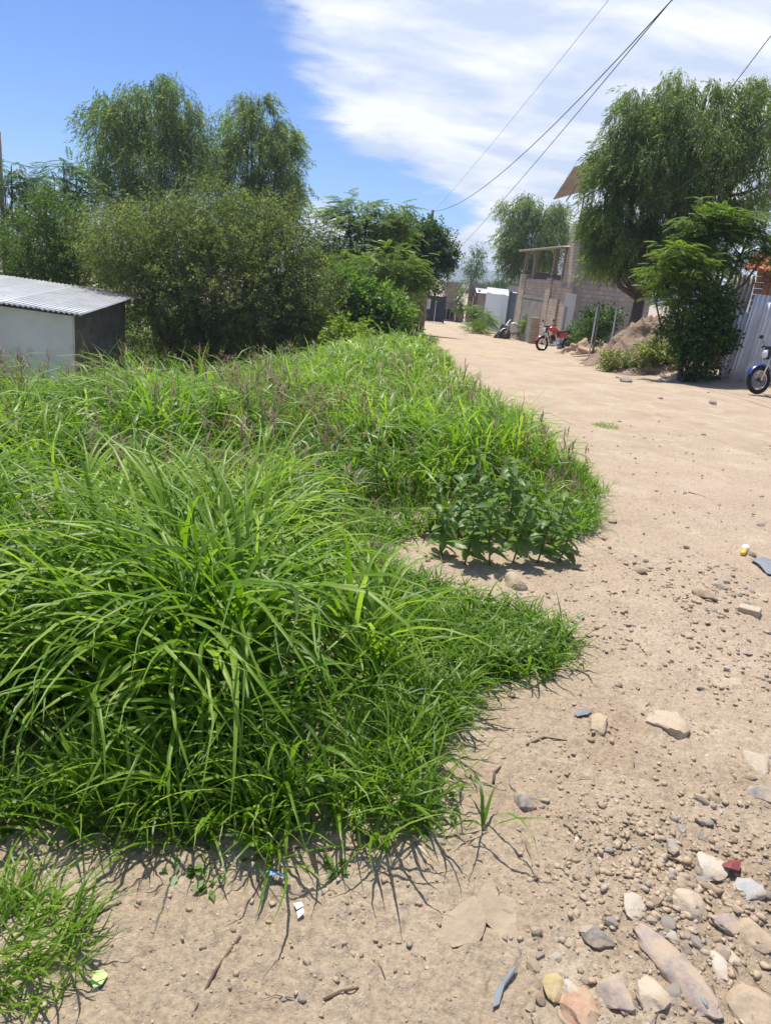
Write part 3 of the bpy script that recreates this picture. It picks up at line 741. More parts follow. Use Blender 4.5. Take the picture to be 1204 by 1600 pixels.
def tree(name, label, cat, lobes, Y, kind, mat, n, scl, seed, base_px, trunk_r=.15, fork_t=.4, clump=.30, per=18, var0=.45, group=None, droop=0.0, depth=.85, shell=(.45, 1.0), nt=6, baseY=None, varh=.12):
    r = np.random.default_rng(seed)
    C, Rr = lobes_px(lobes, Y, depth)
    bx = at(base_px, 480, baseY or Y)[0]; by = (baseY or Y); bz = float(gz(bx, by))
    b = np.array([bx, by, bz])
    root = thing(name, label, cat, b, 0, group)
    pos, dirs, cv, cc, li = crown_points(C, Rr, n, r, clump, per, shell)
    g = gz(pos[:, 0], pos[:, 1]); pos[:, 2] = np.maximum(pos[:, 2], g + .08)
    if kind == 'weep':
        hz = dirs * [1, 1, .0]; d = hz * .55 + np.array([0, 0, -.85]) + r.normal(0, .26, dirs.shape)
        pos = pos + np.array([0, 0, .3]) * scl[1]
    elif kind == 'feather':
        d = dirs * [1, 1, .25] + r.normal(0, .5, dirs.shape) * [1, 1, .35] + np.array([0, 0, -.12])
    else:
        d = dirs + r.normal(0, .45, dirs.shape) + np.array([0, 0, .15 - droop])
    s = r.uniform(scl[0], scl[1], n)
    var = var0 + varh * cv + r.normal(0, .08, n)
    bag = sprigs(pos - b, d, s, kind, var, r, nt=nt)
    obj('crown', bag.mesh('crown', mat), root)
    top = C.mean(0); fork = b * (1 - fork_t) + np.array([b[0] * .4 + top[0] * .6, b[1] * .4 + top[1] * .6, C[:, 2].min()]) * fork_t
    fork[2] = max(fork[2], bz + .25)
    mb = MB(); limbs(mb, np.zeros(3), C - b, Rr, cc - b, li, r, trunk_r, fork - b)
    mb.build('trunk', M['bark'], root, smooth=True)
    return root


def build_trees():
    tree('pepper_tree', 'tall weeping pepper tree with rounded crown standing behind the olive bush, taller of two', 'tree',
         [(170, 195, 38, 30), (185, 245, 52, 50), (250, 140, 30, 24), (265, 170, 40, 35), (230, 205, 55, 50), (295, 205, 32, 40), (250, 265, 75, 60), (170, 300, 40, 40), (300, 270, 35, 45), (240, 330, 80, 40)], 36, 'weep', M['pirul'], 4200, (.42, .95), 11, 250, .2, .55, .19, 26)
    tree('pepper_tree', 'narrower weeping pepper tree with a thin see-through top behind the olive bush', 'tree',
         [(392, 160, 26, 18), (385, 205, 42, 35), (437, 225, 26, 35), (405, 255, 55, 45), (345, 240, 26, 40), (345, 290, 35, 40), (430, 305, 38, 38), (395, 330, 60, 40)], 38, 'weep', M['pirul'], 3300, (.42, .95), 12, 395, .18, .55, .19, 26)
    tree('mesquite_bush', 'huge olive green fine-leaved bush spreading over the corrugated roof of the white house', 'bush',
         [(255, 385, 85, 60), (330, 365, 80, 55), (400, 375, 75, 50), (455, 420, 55, 70), (190, 395, 55, 50), (300, 440, 100, 70), (390, 460, 95, 75), (440, 500, 70, 60), (330, 510, 75, 50), (230, 440, 70, 45), (480, 470, 35, 70), (260, 520, 60, 45), (330, 550, 90, 40), (420, 550, 80, 40), (480, 540, 40, 40)], 21.5, 'fine', M['mesquite'], 11000, (.30, .52), 13, 340, .2, .4, .24, 20, .42, depth=.8, shell=(.55, 1.02), varh=.16)
    tree('lime_bush', 'soft light green bush rising behind the white house roof', 'bush',
         [(85, 348, 34, 28), (40, 385, 55, 40), (115, 385, 45, 45), (15, 420, 40, 35), (140, 425, 45, 30), (70, 425, 50, 30)], 25, 'fine', M['feather'], 2600, (.35, .6), 14, 80, .12, .4, .26, 18, .40)
    tree('lanky_tree', 'thin lanky tree with sparse dark sprays beside the far plot pole', 'tree',
         [(18, 262, 22, 14), (42, 290, 26, 14), (8, 300, 25, 18), (30, 330, 32, 18), (12, 350, 30, 24)], 29, 'feather', M['broad'], 420, (.35, .65), 15, 20, .09, .3, .3, 10, .35)
    tree('lanky_tree', 'thin open tree with flat layered sprays between light green bush and tall pepper tree', 'tree',
         [(100, 262, 26, 10), (120, 285, 20, 12), (85, 285, 22, 12), (105, 310, 28, 14), (65, 300, 22, 12), (130, 320, 20, 20)], 31, 'feather', M['broad'], 420, (.35, .6), 16, 100, .08, .3, .3, 10, .42)
    tree('feathery_tree', 'airy feathery tree with wispy top rising beside the dark rounded tree', 'tree',
         [(545, 335, 30, 16), (575, 318, 30, 14), (612, 326, 26, 12), (638, 350, 20, 12), (530, 375, 35, 30), (590, 350, 40, 22), (555, 410, 50, 35), (510, 420, 30, 50), (610, 370, 40, 25)], 32, 'feather', M['feather'], 1400, (.40, .7), 17, 560, .13, .4, .3, 12, .42)
    tree('dark_tree', 'dense dark green rounded tree leaning over the dirt road in front of the utility pole', 'tree',
         [(632, 378, 42, 24), (682, 392, 22, 30), (650, 405, 42, 40), (693, 398, 14, 24), (620, 400, 40, 45), (630, 445, 45, 30)], 36, 'broad', M['broad'], 3600, (.26, .42), 18, 640, .2, .45, .26, 18, .38)
    tree('feathery_tree', 'low yellow-green feathery tree hanging over the wooden gate post', 'tree',
         [(565, 415, 45, 18), (610, 405, 40, 18), (628, 430, 30, 13), (648, 438, 16, 9), (600, 440, 40, 16), (640, 455, 18, 7), (560, 445, 32, 18)], 29.5, 'feather', M['lime'], 1300, (.28, .48), 19, 600, .1, .5, .28, 12, .42)
    tree('leafy_shrub', 'glossy mid green broad-leaved shrub at the back edge of the grass', 'bush',
         [(545, 470, 38, 38), (585, 490, 36, 40), (525, 510, 32, 40), (560, 520, 45, 35), (610, 515, 35, 30)], 24, 'broad', M['weed'], 1900, (.28, .45), 20, 560, .06, .25, .26, 14, .5)
    tree('sapling', 'small bright lime green sapling in front of the glossy shrub', 'bush', [(548, 527, 22, 12), (535, 518, 12, 9)], 19.5, 'broad', M['lime'], 110, (.22, .36), 21, 548, .015, .4, .35, 8, .6)
    tree('weed_thicket', 'leafy weed thicket around the foot of the wooden gate post', 'bush', [(605, 538, 32, 14), (635, 544, 24, 9), (664, 551, 14, 5), (590, 548, 30, 12)], 25, 'fine', M['weed'], 1300, (.2, .36), 22, 630, .03, .2, .3, 14, .55)
    tree('thorn_tree', 'dense grey-green thicket behind the wooden gate post and fence', 'tree', [(622, 480, 18, 25), (610, 480, 35, 30), (600, 500, 38, 30)], 33, 'fine', M['mesquite'], 1500, (.4, .65), 23, 630, .08, .3, .3, 16, .35)
    tree('pepper_tree', 'green weeping tree rising behind the roofless brick building', 'tree',
         [(820, 330, 34, 18), (850, 335, 30, 22), (800, 365, 22, 28), (830, 375, 40, 36), (862, 370, 26, 40), (803, 405, 18, 24), (835, 415, 42, 30)], 62, 'weep', M['pirul'], 2200, (.8, 1.4), 24, 830, .25, .5, .2, 22, .42)
    tree('far_tree', 'slim green tree standing alone against the distant blue mountains', 'tree', [(744, 408, 7, 9), (741, 425, 10, 9), (735, 436, 12, 7)], 95, 'fine', M['broad'], 260, (.8, 1.3), 25, 741, .12, .5, .3, 10, .5)
    for i, (px, lab) in enumerate(((712, 'low dark tree line clump behind the brick gate pillar'), (770, 'low dark trees behind the pale metal fence'), (800, 'rounded dark tree behind the blue metal door'))):
        tree('far_tree', lab, 'tree', [(px, 450, 20, 5), (px - 16, 452, 14, 4), (px + 14, 451, 14, 5)], 110, 'fine', M['broad'], 420, (.6, 1.0), 26 + i, px, .12, .4, .3, 12, .38)
    tree('roadside_bush', 'green bush with arching sprays in front of the pale metal fence', 'bush', [(754, 492, 12, 11), (765, 500, 10, 10), (745, 505, 12, 7), (742, 484, 7, 9)], 51, 'feather', M['weed'], 420, (.3, .55), 31, 752, .05, .3, .3, 10, .5)
    tree('roadside_bush', 'bright grassy bush low at the kerbless road edge before the pale fence', 'bush', [(742, 514, 14, 5), (755, 512, 12, 5)], 48, 'fine', M['lime'], 260, (.3, .5), 32, 745, .02, .3, .3, 10, .5)
    tree('creeper', 'creeper growing over the wall between far pillar and grey frame', 'bush', [(718, 462, 4, 8), (716, 480, 4, 9), (723, 490, 4, 6)], 64.5, 'broad', M['weed'], 150, (.25, .42), 33, 716, .04, .3, .3, 10, .4)
    tree('roadside_bush', 'light green shrub growing by the brick stub behind the pale motorcycle', 'bush', [(826, 508, 4, 9), (827, 518, 4, 6)], 44.6, 'broad', M['lime'], 170, (.3, .5), 34, 823, .03, .3, .3, 10, .45)
    tree('roadside_bush', 'small round bush behind the red motorcycle at the foot of the grey wall', 'bush', [(908, 528, 13, 9), (898, 520, 8, 7)], 31.5, 'fine', M['weed'], 240, (.25, .4), 35, 906, .03, .3, .3, 10, .6)
    tree('pepper_tree', 'massive weeping pepper tree overhanging the grey wall and the corrugated fence house', 'tree',
         [(992, 197, 40, 36), (1045, 180, 45, 38), (1100, 160, 40, 32), (1160, 175, 45, 35), (1200, 210, 45, 50), (962, 252, 34, 44), (1010, 250, 60, 60), (1085, 245, 65, 65), (1160, 265, 60, 60), (944, 318, 26, 50), (985, 335, 55, 60), (1050, 335, 60, 55), (1120, 330, 55, 50), (1000, 385, 50, 40), (942, 375, 30, 38), (1060, 390, 50, 30), (958, 402, 34, 26), (1015, 412, 42, 24), (1080, 405, 46, 30)],
         25.5, 'weep', M['pirul'], 8400, (.35, .8), 36, 988, .2, .65, .19, 28, .42, depth=.9)
    tree('flame_tree', 'bright feathery-leaved tree in front of the leaning corrugated sheets', 'tree',
         [(1060, 398, 30, 18), (1035, 425, 28, 16), (1085, 420, 30, 22), (1020, 455, 26, 13), (1060, 455, 36, 20), (1105, 450, 26, 25), (1075, 485, 34, 20)], 18.2, 'feather', M['lime'], 1150, (.20, .36), 37, 1085, .06, .5, .28, 11, .45)
    tree('flame_tree', 'dark green feathery tree spreading flat sprays over the tiled roof', 'tree',
         [(1095, 345, 30, 10), (1140, 345, 34, 14), (1180, 350, 30, 14), (1115, 375, 36, 16), (1165, 380, 36, 16), (1195, 395, 22, 16), (1130, 405, 34, 14), (1092, 318, 12, 8)], 18.6, 'feather', M['feather'], 1150, (.22, .38), 38, 1105, .07, .6, .28, 11, .42)
    tree('dark_shrub', 'dark bushy shrub between the earth mound and the galvanised sheets', 'bush',
         [(1085, 510, 34, 24), (1105, 545, 30, 22), (1070, 540, 18, 16), (1120, 500, 14, 36), (1095, 568, 26, 12)], 18.0, 'broad', M['broad'], 900, (.20, .34), 39, 1090, .04, .3, .28, 12, .35)
    tree('trailing_weeds', 'grey-green trailing weeds sprawling over the low rubble heap', 'bush',
         [(975, 570, 26, 10), (1005, 560, 26, 13), (1030, 550, 22, 12), (955, 566, 18, 8), (1000, 578, 24, 7)], 19.6, 'broad', M['mesquite'], 520, (.14, .24), 40, 990, .015, .2, .3, 10, .75, varh=.1)
    tree('thin_shrub', 'leafy shrub behind the thin white posts against the grey wall', 'bush', [(935, 505, 16, 18), (948, 498, 12, 14), (915, 510, 14, 10)], 27.5, 'broad', M['broad'], 240, (.25, .4), 41, 938, .03, .3, .3, 10, .4)


build_trees()

# ------------------------------------------------------------------ buildings
def corr_mesh(name, w, h, pitch, amp, mat, seg=6, thick=.002, jag=0.0):
    """corrugated sheet in the XZ plane: width along X, ribs along Z, corrugation along -Y"""
    n = max(8, int(w / pitch * seg)); xs = np.linspace(0, w, n + 1); ys = amp * np.sin(xs / pitch * 2 * math.pi)
    zs = np.linspace(0, h, 5); V = []; 
    for z in zs: V.append(np.stack([xs, ys, np.full(n + 1, z)], 1))
    for z in zs: V.append(np.stack([xs, ys + thick, np.full(n + 1, z)], 1))
    V = np.concatenate(V); m = n + 1; f = []
    for k in range(4):
        a = np.arange(n) + k * m; f.append(np.stack([a, a + 1, a + m + 1, a + m], 1)); b = a + 5 * m; f.append(np.stack([b, b + m, b + m + 1, b + 1], 1))
    for k in (0, 4):
        a = np.arange(n) + k * m; b = a + 5 * m; f.append(np.stack([a, b, b + 1, a + 1], 1) if k == 0 else np.stack([a, a + 1, b + 1, b], 1))
    return nmesh(name, V, np.concatenate(f), mat, smooth=False)


def frame(o, origin, xdir, zdir):
    """place o with local X along xdir and local Z along zdir"""
    x = Vector(tuple(map(float, xdir))).normalized(); z = Vector(tuple(map(float, zdir))); z = (z - z.dot(x) * x).normalized(); y = z.cross(x)
    m = Matrix((x, y, z)).transposed().to_4x4(); m.translation = Vector(tuple(map(float, origin)))
    o.matrix_local = m


def wall_part(name, p0, p1, z0, z1, thick, mat, parent, out=1, z1b=None):
    """vertical wall from p0 to p1 (world xy), parent at identity rotation; local x runs along the wall. out: side the thickness grows to"""
    p0 = np.array(p0[:2], float); p1 = np.array(p1[:2], float); L = np.linalg.norm(p1 - p0)
    mb = MB(); t0, t1 = (0, thick) if out > 0 else (-thick, 0); zb = z1 if z1b is None else z1b
    v = [(0, t0, z0), (L, t0, z0), (L, t1, z0), (0, t1, z0), (0, t0, z1), (L, t0, zb), (L, t1, zb), (0, t1, z1)]
    mb.add(v, [(0, 3, 2, 1), (4, 5, 6, 7), (0, 1, 5, 4), (1, 2, 6, 5), (2, 3, 7, 6), (3, 0, 4, 7)])
    o = mb.build(name, mat, parent); d = (p1 - p0) / L
    frame(o, np.array([p0[0], p0[1], 0]) - np.array(parent.location), (d[0], d[1], 0), (0, 0, 1))
    return o


def lerp(a, b, t): return np.array(a) * (1 - t) + np.array(b) * t


def white_house():
    c0 = at(112, 490, 16.0); zt = c0[2]; zb = float(gz(c0[0], c0[1])) - .6; c0 = c0[:2]
    root = thing('white_house', 'low white plastered house with grey corrugated roof beside the long grass', 'house', (c0[0], c0[1], zb)); loc = np.array(root.location)
    dn = np.array([-.10, 1.0]); dn /= np.linalg.norm(dn); xd = np.array([dn[1], -dn[0]])          # back, right
    W, D = 6.4, 4.3; tilt = -.045; rise = .16                                                      # the eave climbs a little to the left
    far = c0 - xd * W; back = c0 + dn * D; fb = far + dn * D; zl = zt - tilt * W
    wall_part('front_wall', far, c0, zb, zl - .05, .18, M['plaster'], root, 1, zt - .05)
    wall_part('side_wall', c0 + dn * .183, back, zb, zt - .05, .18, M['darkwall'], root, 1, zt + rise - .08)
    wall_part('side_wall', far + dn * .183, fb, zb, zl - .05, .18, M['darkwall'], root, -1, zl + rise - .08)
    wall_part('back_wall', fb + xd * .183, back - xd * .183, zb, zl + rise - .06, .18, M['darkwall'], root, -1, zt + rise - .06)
    n = int((W + .5) / .8); me = corr_mesh('roof_sheet', .86, D + .75, .105, .019, M['roofzinc'], 8)
    for i in range(n + 1):                                                                          # sheets lapped side by side from the right gable
        o = obj('roof_sheet', me, root); st = c0 + xd * (.25 - .86 - i * .80) - dn * .28
        z = zt - tilt * (.61 + i * .8) + .03 + .012 * (i % 2) + random.uniform(-.006, .008)
        frame(o, np.array([st[0], st[1], z]) - loc, (xd[0], xd[1], tilt), (dn[0], dn[1], (rise + .02) / D))
    for t in (.05, .5, .95):
        a = far + dn * D * t - xd * .1; b_ = c0 + dn * D * t + xd * .15; z = -.045 + rise * t
        MB().tube([np.array([a[0], a[1], zl + z]) - loc, np.array([b_[0], b_[1], zt + z]) - loc], .035, 6).build('purlin', M['wood'], root)


white_house()


def brick_building():
    n0 = at(886, 520, 36.5); f0 = at(803, 510, 47.0); m0 = lerp(n0, f0, .17)      # near corner, far corner, end of the tower
    root = thing('brick_building', 'unfinished tan brick two-storey building with open upper floor by the road', 'building', (n0[0], n0[1], float(gz(n0[0], n0[1]))))
    d = (f0 - n0)[:2]; L = np.linalg.norm(d); d /= L; nrm = np.array([-d[1], d[0]])
    if nrm[0] > 0: nrm = -nrm                                                    # outwards, towards the road
    zg = -1.6; zt = at(897, 345, 36.5)[2]; zm = at(845, 436, 41)[2]; zp = at(845, 386, 41)[2]
    def pt(t, o=0.0): return (n0[:2] + d * t + nrm * o)
    tw = L * .20
    wall_part('tower_wall', pt(tw), pt(0), zg, zt, .20, M['adobe'], root)
    wall_part('lower_wall', pt(L), pt(tw + .004), zg, zm, .20, M['adobe'], root)
    ext = at(1010, 500, 38.5); sd = (ext - n0)[:2]; SL = np.linalg.norm(sd); sd /= SL
    zs = at(905, 392, 37)[2]
    s0 = n0[:2] + sd * .206
    wall_part('side_wall', s0, n0[:2] + sd * SL, zg, zs, .20, M['block2'], root)
    wall_part('side_tower_wall', s0 + sd * 0, s0 + sd * 2.2, zs + .003, zt - .02, .20, M['block2'], root)
    wall_part('rear_wall', pt(tw + .003, -2.6), pt(L, -2.6), zg, zm + .9, .2, M['block2'], root, -1)
    wall_part('partition_wall', pt(L - .21, -.25), pt(L - .21, -2.55), zg, zm + .4, .2, M['block2'], root)
    # concrete posts and slab edges, proud of the brick
    def post(t, z0, z1, w=.22, o=.03, mat='concrete', dep=.28):
        p = pt(t, o); mb = MB(); mb.box(-w / 2, w / 2, -dep, 0, z0, z1); q = mb.build('post', M[mat], root)
        frame(q, np.array([p[0], p[1], 0]) - np.array(root.location), (-d[0], -d[1], 0), (0, 0, 1)); q.location += Vector((nrm[0], nrm[1], 0)) * 0
        return q
    def strip(name, t0, t1, z0, z1, o=.05, dep=.30, mat='concrete'):
        p = pt(t1, o); mb = MB(); mb.box(0, t1 - t0, 0, dep, z0, z1); q = mb.build(name, M[mat], root)
        frame(q, np.array([p[0], p[1], 0]) - np.array(root.location), (-d[0], -d[1], 0), (0, 0, 1))
    strip('pilaster', L - 1.2, L + .05, zg, zm + .25, .06, .3, 'adobe')
    strip('pilaster', tw + .05, tw + 1.5, zg, zm - .9, .10, .3, 'adobe')
    strip('pilaster', tw + 1.7, tw + 2.6, zg, zm + .1, .08, .3, 'adobe')
    strip('beam', tw + .08, L - 1.25, zm - 1.05, zm - .88, .045)
    strip('plaster_panel', tw + 2.7, L - 1.25, zg, zm - 1.1, .03, .2, 'concrete')
    strip('corner_column', -.04, .26, zg, zt + .35, .035, .3)
    strip('tower_beam', .28, tw - .01, zm - .3, zm - .12, .03)
    for t in (L - .35, L - 2.4, tw + 2.1, tw + .35):
        strip('opening_post', t - .11, t + .11, zm + (.27 if t > L - 1.2 else .102 if t < tw + 2.6 and t > tw + 1.7 else .002), zp + .02, .0, .2, 'wood')
    # thin porch roof over the open floor
    a = pt(L + .3, .35); o = obj('porch_roof', corr_mesh('porch_roof', L - tw + .6, 2.4, .18, .025, M['zincold']), root)
    frame(o, np.array([a[0], a[1], zp]) - np.array(root.location), (-d[0], -d[1], 0), (-nrm[0], -nrm[1], .12))
    mb = MB(); e0 = pt(L + .3, .3); e1 = pt(tw - .1, .3)
    mb.tube([np.array([e0[0], e0[1], zp - .05]) - np.array(root.location), np.array([e1[0], e1[1], zp - .03]) - np.array(root.location)], .05, 7).build('porch_beam', M['wood'], root)
    # tilted corrugated canopy above the tower on thin posts
    zc = at(890, 300, 37)[2]; loc = np.array(root.location)
    for i in range(3):
        o = obj('canopy_sheet', corr_mesh('canopy_sheet', .95, 2.6, .16, .03, M['zincold']), root)
        a = pt(1.9 - i * .85, 1.15); frame(o, np.array([a[0], a[1], zc - .25 + i * .36]) - loc, (-d[0], -d[1], .42), (-nrm[0], -nrm[1], .45))
    for t, oo in ((.3, -.2), (1.6, -.2), (.3, -1.6)):
        a = pt(t, oo); MB().tube([np.array([a[0], a[1], zt - .4]) - loc, np.array([a[0], a[1], zc + .1 + (1.9 - t) * .42 + (-oo - .2) * .45]) - loc], .045, 7).build('canopy_post', M['wood'], root)
    for k in range(3):
        a = pt(1.95, .5 - k * .8); b = pt(-.9, .5 - k * .8); z = zc - .30 + (k * .8 + .25) * .45 - .06
        MB().tube([np.array([a[0], a[1], z]) - loc, np.array([b[0], b[1], z + 1.19]) - loc], .035, 6).build('canopy_batten', M['wood'], root)
    # bare reinforcing rods
    for t in (.05, .2):
        a = pt(t, -.1); MB().tube([np.array([a[0], a[1], zt]) - loc, np.array([a[0] + .03, a[1], zt + .9]) - loc], .012, 5).build('rebar', M['wire'], root)
    return root


brick_building()


def misc_structures():
    # brick stub and pipe in front of the brick building
    p = at(833, 536, 41.5); z = float(gz(p[0], p[1]))
    root = thing('brick_stub', 'short free-standing brick stub wall between the two motorcycles', 'wall', (p[0], p[1], z), R(-12))
    MB().box(-.28, .28, -.2, .2, -.3, 1.35).build('pillar', M['adobe'], root)
    MB().box(.281, 1.5, -.08, .1, -.3, 1.15).build('wing_wall', M['adobe'], root)
    p = at(852, 520, 40.2); z = float(gz(p[0], p[1])); z1 = at(852, 468, 40.2)[2]
    o = MB().tube([(0, 0, -.2), (.02, 0, z1 - z), (.05, -.05, z1 - z + .12), (.12, -.12, z1 - z + .14)], .045, 8).build('pipe', M['whitepaint'], None, True, loc=(p[0], p[1], z), label='upright white pipe with bent top against the brick building', cat='pipe')
    # leaning pale sheet beside the red motorcycle
    p = at(872, 527, 34.6); z = float(gz(p[0], p[1])); root = thing('leaning_sheet', 'pale flat metal sheet leaning upright at the brick building corner', 'sheet', (p[0], p[1], z))
    h = at(884, 457, 34.8)[2] - z
    MB().box(0, .52, 0, .02, -.1, h).build('panel', M['palemetal'], root); MB().box(.1, .16, -.04, -.001, -.1, h * .75).build('brace', M['wood'], root)
    root.rotation_euler = (R(-4), R(2), R(14))
    # thin posts
    for i, (px, py, t) in enumerate(((925, 522, 478), (953, 535, 479), (930, 520, 483))):
        Y = 25.5; p = at(px, py, Y); z = float(gz(p[0], p[1])); z1 = at(px, t, Y)[2]
        MB().tube([(0, 0, -.2), (.01, 0, (z1 - z) * .5), (0, .01, z1 - z)], .026, 7).build('fence_post', M['whitepaint'] if i != 2 else M['wood'], None, True, loc=(p[0], p[1], z), cat='post',
            label=['thin pale post before the grey wall, beside the leafy shrub', 'thin white post standing at the edge of the earth mound', 'thin brown stake before the grey wall'][i])
    # far pale metal fence with panels
    a = at(753, 507, 57); b = at(791, 510, 49.5); za = float(gz(a[0], a[1])); root = thing('metal_fence', 'pale grey sheet metal fence beyond the roadside bush', 'fence', (a[0], a[1], za))
    d = (b - a)[:2]; L = np.linalg.norm(d); d /= L; h = at(775, 459, 53)[2] - za; n = 6
    for i in range(n):
        o = MB().box(.005, L / n - .005, 0, .03, -.3, h + random.uniform(-.03, .03)).build('panel', M['palemetal'], root); frame(o, (*(d * L * i / n), 0), (d[0], d[1], 0), (0, 0, 1))
    # blue door with lintel
    a = at(789, 508, 49.2); b = at(801, 510, 47.6); za = float(gz(a[0], a[1])); zt = at(796, 457, 48.3)[2]
    root = thing('blue_gate', 'tall dark blue metal door at the far end of the brick building', 'door', (a[0], a[1], za)); d = (b - a)[:2]; L = np.linalg.norm(d); d /= L
    for nm, x0, x1, y0, y1, z0, z1, m in (('door_leaf', .09, L - .09, .02, .06, .05, zt - za, 'bluedoor'), ('door_post', -.1, .085, -.04, .14, -.3, zt - za + .05, 'concrete'), ('door_post', L - .085, L + .1, -.04, .14, -.3, zt - za + .05, 'concrete'),
                                           ('lintel', -.2, L + .25, -.06, .18, zt - za + .053, zt - za + .4, 'concrete'), ('rail', .1, L - .1, .0, .019, 1.0, 1.08, 'bluedoor'), ('handle', .3, .34, -.03, -.001, 1.15, 1.35, 'chrome')):
        o = MB().box(x0, x1, y0, y1, z0, z1).build(nm, M[m], root); frame(o, (0, 0, 0), (d[0], d[1], 0), (0, 0, 1))
    # shed with bright roof
    a = at(742, 500, 64); za = float(gz(a[0], a[1])); zt = at(755, 456, 64)[2]; root = thing('far_shed', 'small shed with bright metal roof behind the pale metal fence', 'shed', (a[0], a[1], za))
    h = zt - za; MB().box(0, 3.2, 0, .15, -.3, h - .15).build('front_wall', M['block2'], root); MB().box(0, .15, .153, 2.6, -.3, h + .1).build('side_wall', M['redbrick'], root); MB().box(3.05, 3.2, .153, 2.6, -.3, h + .1).build('side_wall', M['block2'], root)
    MB().box(1.2, 1.9, -.02, -.001, 0, 1.9).build('door', M['wood'], root)
    for i in range(4):
        o = obj('roof_sheet', corr_mesh('roof_sheet', .9, 3.1, .18, .02, M['roofzinc']), root); frame(o, (-.2 + i * .88, -.35, h - .12 + .012 * (i % 2)), (1, 0, 0), (0, 1, .16))
    # grey frame structure with dark opening
    a = at(729, 503, 66); za = float(gz(a[0], a[1])); zt = at(737, 443, 66)[2]; h = zt - za
    root = thing('gateway', 'tall grey concrete gateway with a slatted dark gate', 'gate', (a[0], a[1], za))
    MB().box(-.15, .15, 0, .3, -.3, h - .3).build('post', M['concrete'], root); MB().box(.95, 1.25, 0, .3, -.3, h - .3).build('post', M['concrete'], root); MB().box(-.2, 1.3, -.03, .33, h - .297, h).build('lintel', M['concrete'], root)
    for i in range(6): MB().box(.16 + i * .132, .27 + i * .132, .1, .15, 0, h - .35).build('slat', M['wood'], root)
    # far brick pillar house with grey base
    a = at(688, 502, 66); za = float(gz(a[0], a[1])); z1 = at(697, 476, 66)[2] - za; z2 = at(698, 439, 66)[2] - za
    root = thing('far_brick_house', 'narrow pale brick house end on a grey base by the navy gate', 'building', (a[0], a[1], za))
    MB().box(-.1, 1.15, 0, 2.5, -.3, z1).build('base_wall', M['concrete'], root); MB().box(-.2, 1.3, -.12, 2.5, z1 + .003, z1 + .16).build('ledge', M['concrete'], root)
    MB().box(.12, 1.12, .05, 2.4, z1 + .163, z2).build('upper_wall', M['adobe'], root); MB().box(1.2, 1.9, .3, .5, -.3, z1 * .8).build('yard_wall', M['adobe'], root)
    for i in range(3): MB().box(.12 + i * .32, .34 + i * .32, -.02, -.002, .15, z1 - .35).build('dark_slot_panel', M['void_paint'], root)  # solid boxes on the wall face, interior darkness painted as colour
    # navy gate
    a = at(664, 506, 60); za = float(gz(a[0], a[1])); zt = at(676, 462, 60)[2] - za; w = at(690, 506, 60)[0] - a[0]
    root = thing('navy_gate', 'dark navy metal gate at the bend of the road', 'gate', (a[0], a[1], za))
    for i in range(2):
        MB().box(i * w / 2 + .01, (i + 1) * w / 2 - .01, 0, .05, .02, zt).build('leaf', M['navy'], root)
        MB().box(i * w / 2 + .03, (i + 1) * w / 2 - .03, -.03, -.001, zt * .5, zt * .5 + .08).build('rail', M['navy'], root)
    MB().box(-.12, .005, -.03, .1, -.2, zt + .1).build('post', M['blackmetal'], root); MB().box(w - .005, w + .12, -.03, .1, -.2, zt + .1).build('post', M['blackmetal'], root)
    # wooden gate post with small meter box, fence boards
    p = at(657, 524, 33.5); z = float(gz(p[0], p[1])); zt = at(662, 455, 33.5)[2] - z
    root = thing('gate_post', 'weathered wooden gate post at the road edge under the feathery tree', 'post', (p[0], p[1], z))
    MB().box(-.11, .11, -.1, .1, -.3, zt).build('post', M['wood'], root, bevel=.02); MB().box(.111, .26, -.08, .06, zt * .62, zt * .84).build('meter_box', M['whitepaint'], root, bevel=.01)
    root = thing('board_fence', 'grey wooden board fence running behind the gate post', 'fence', (p[0], p[1] + .3, z))
    for i in range(12):
        o = MB().box(-.14, -.005, 0, .025, -.6, zt - .15 + random.uniform(-.12, .1)).build('board', M['wood'], root); o.location = (-.12 - i * .16, .35 * i * .16, -.02 * i); o.rotation_euler = (0, R(random.uniform(-2, 2)), 0)
    MB().tube([(-.1, .0, .5), (-2.1, .7, .3)], .03, 6).build('rail', M['wood'], root); MB().tube([(-.1, .0, zt - .5), (-2.1, .7, zt - .7)], .03, 6).build('rail', M['wood'], root)


misc_structures()


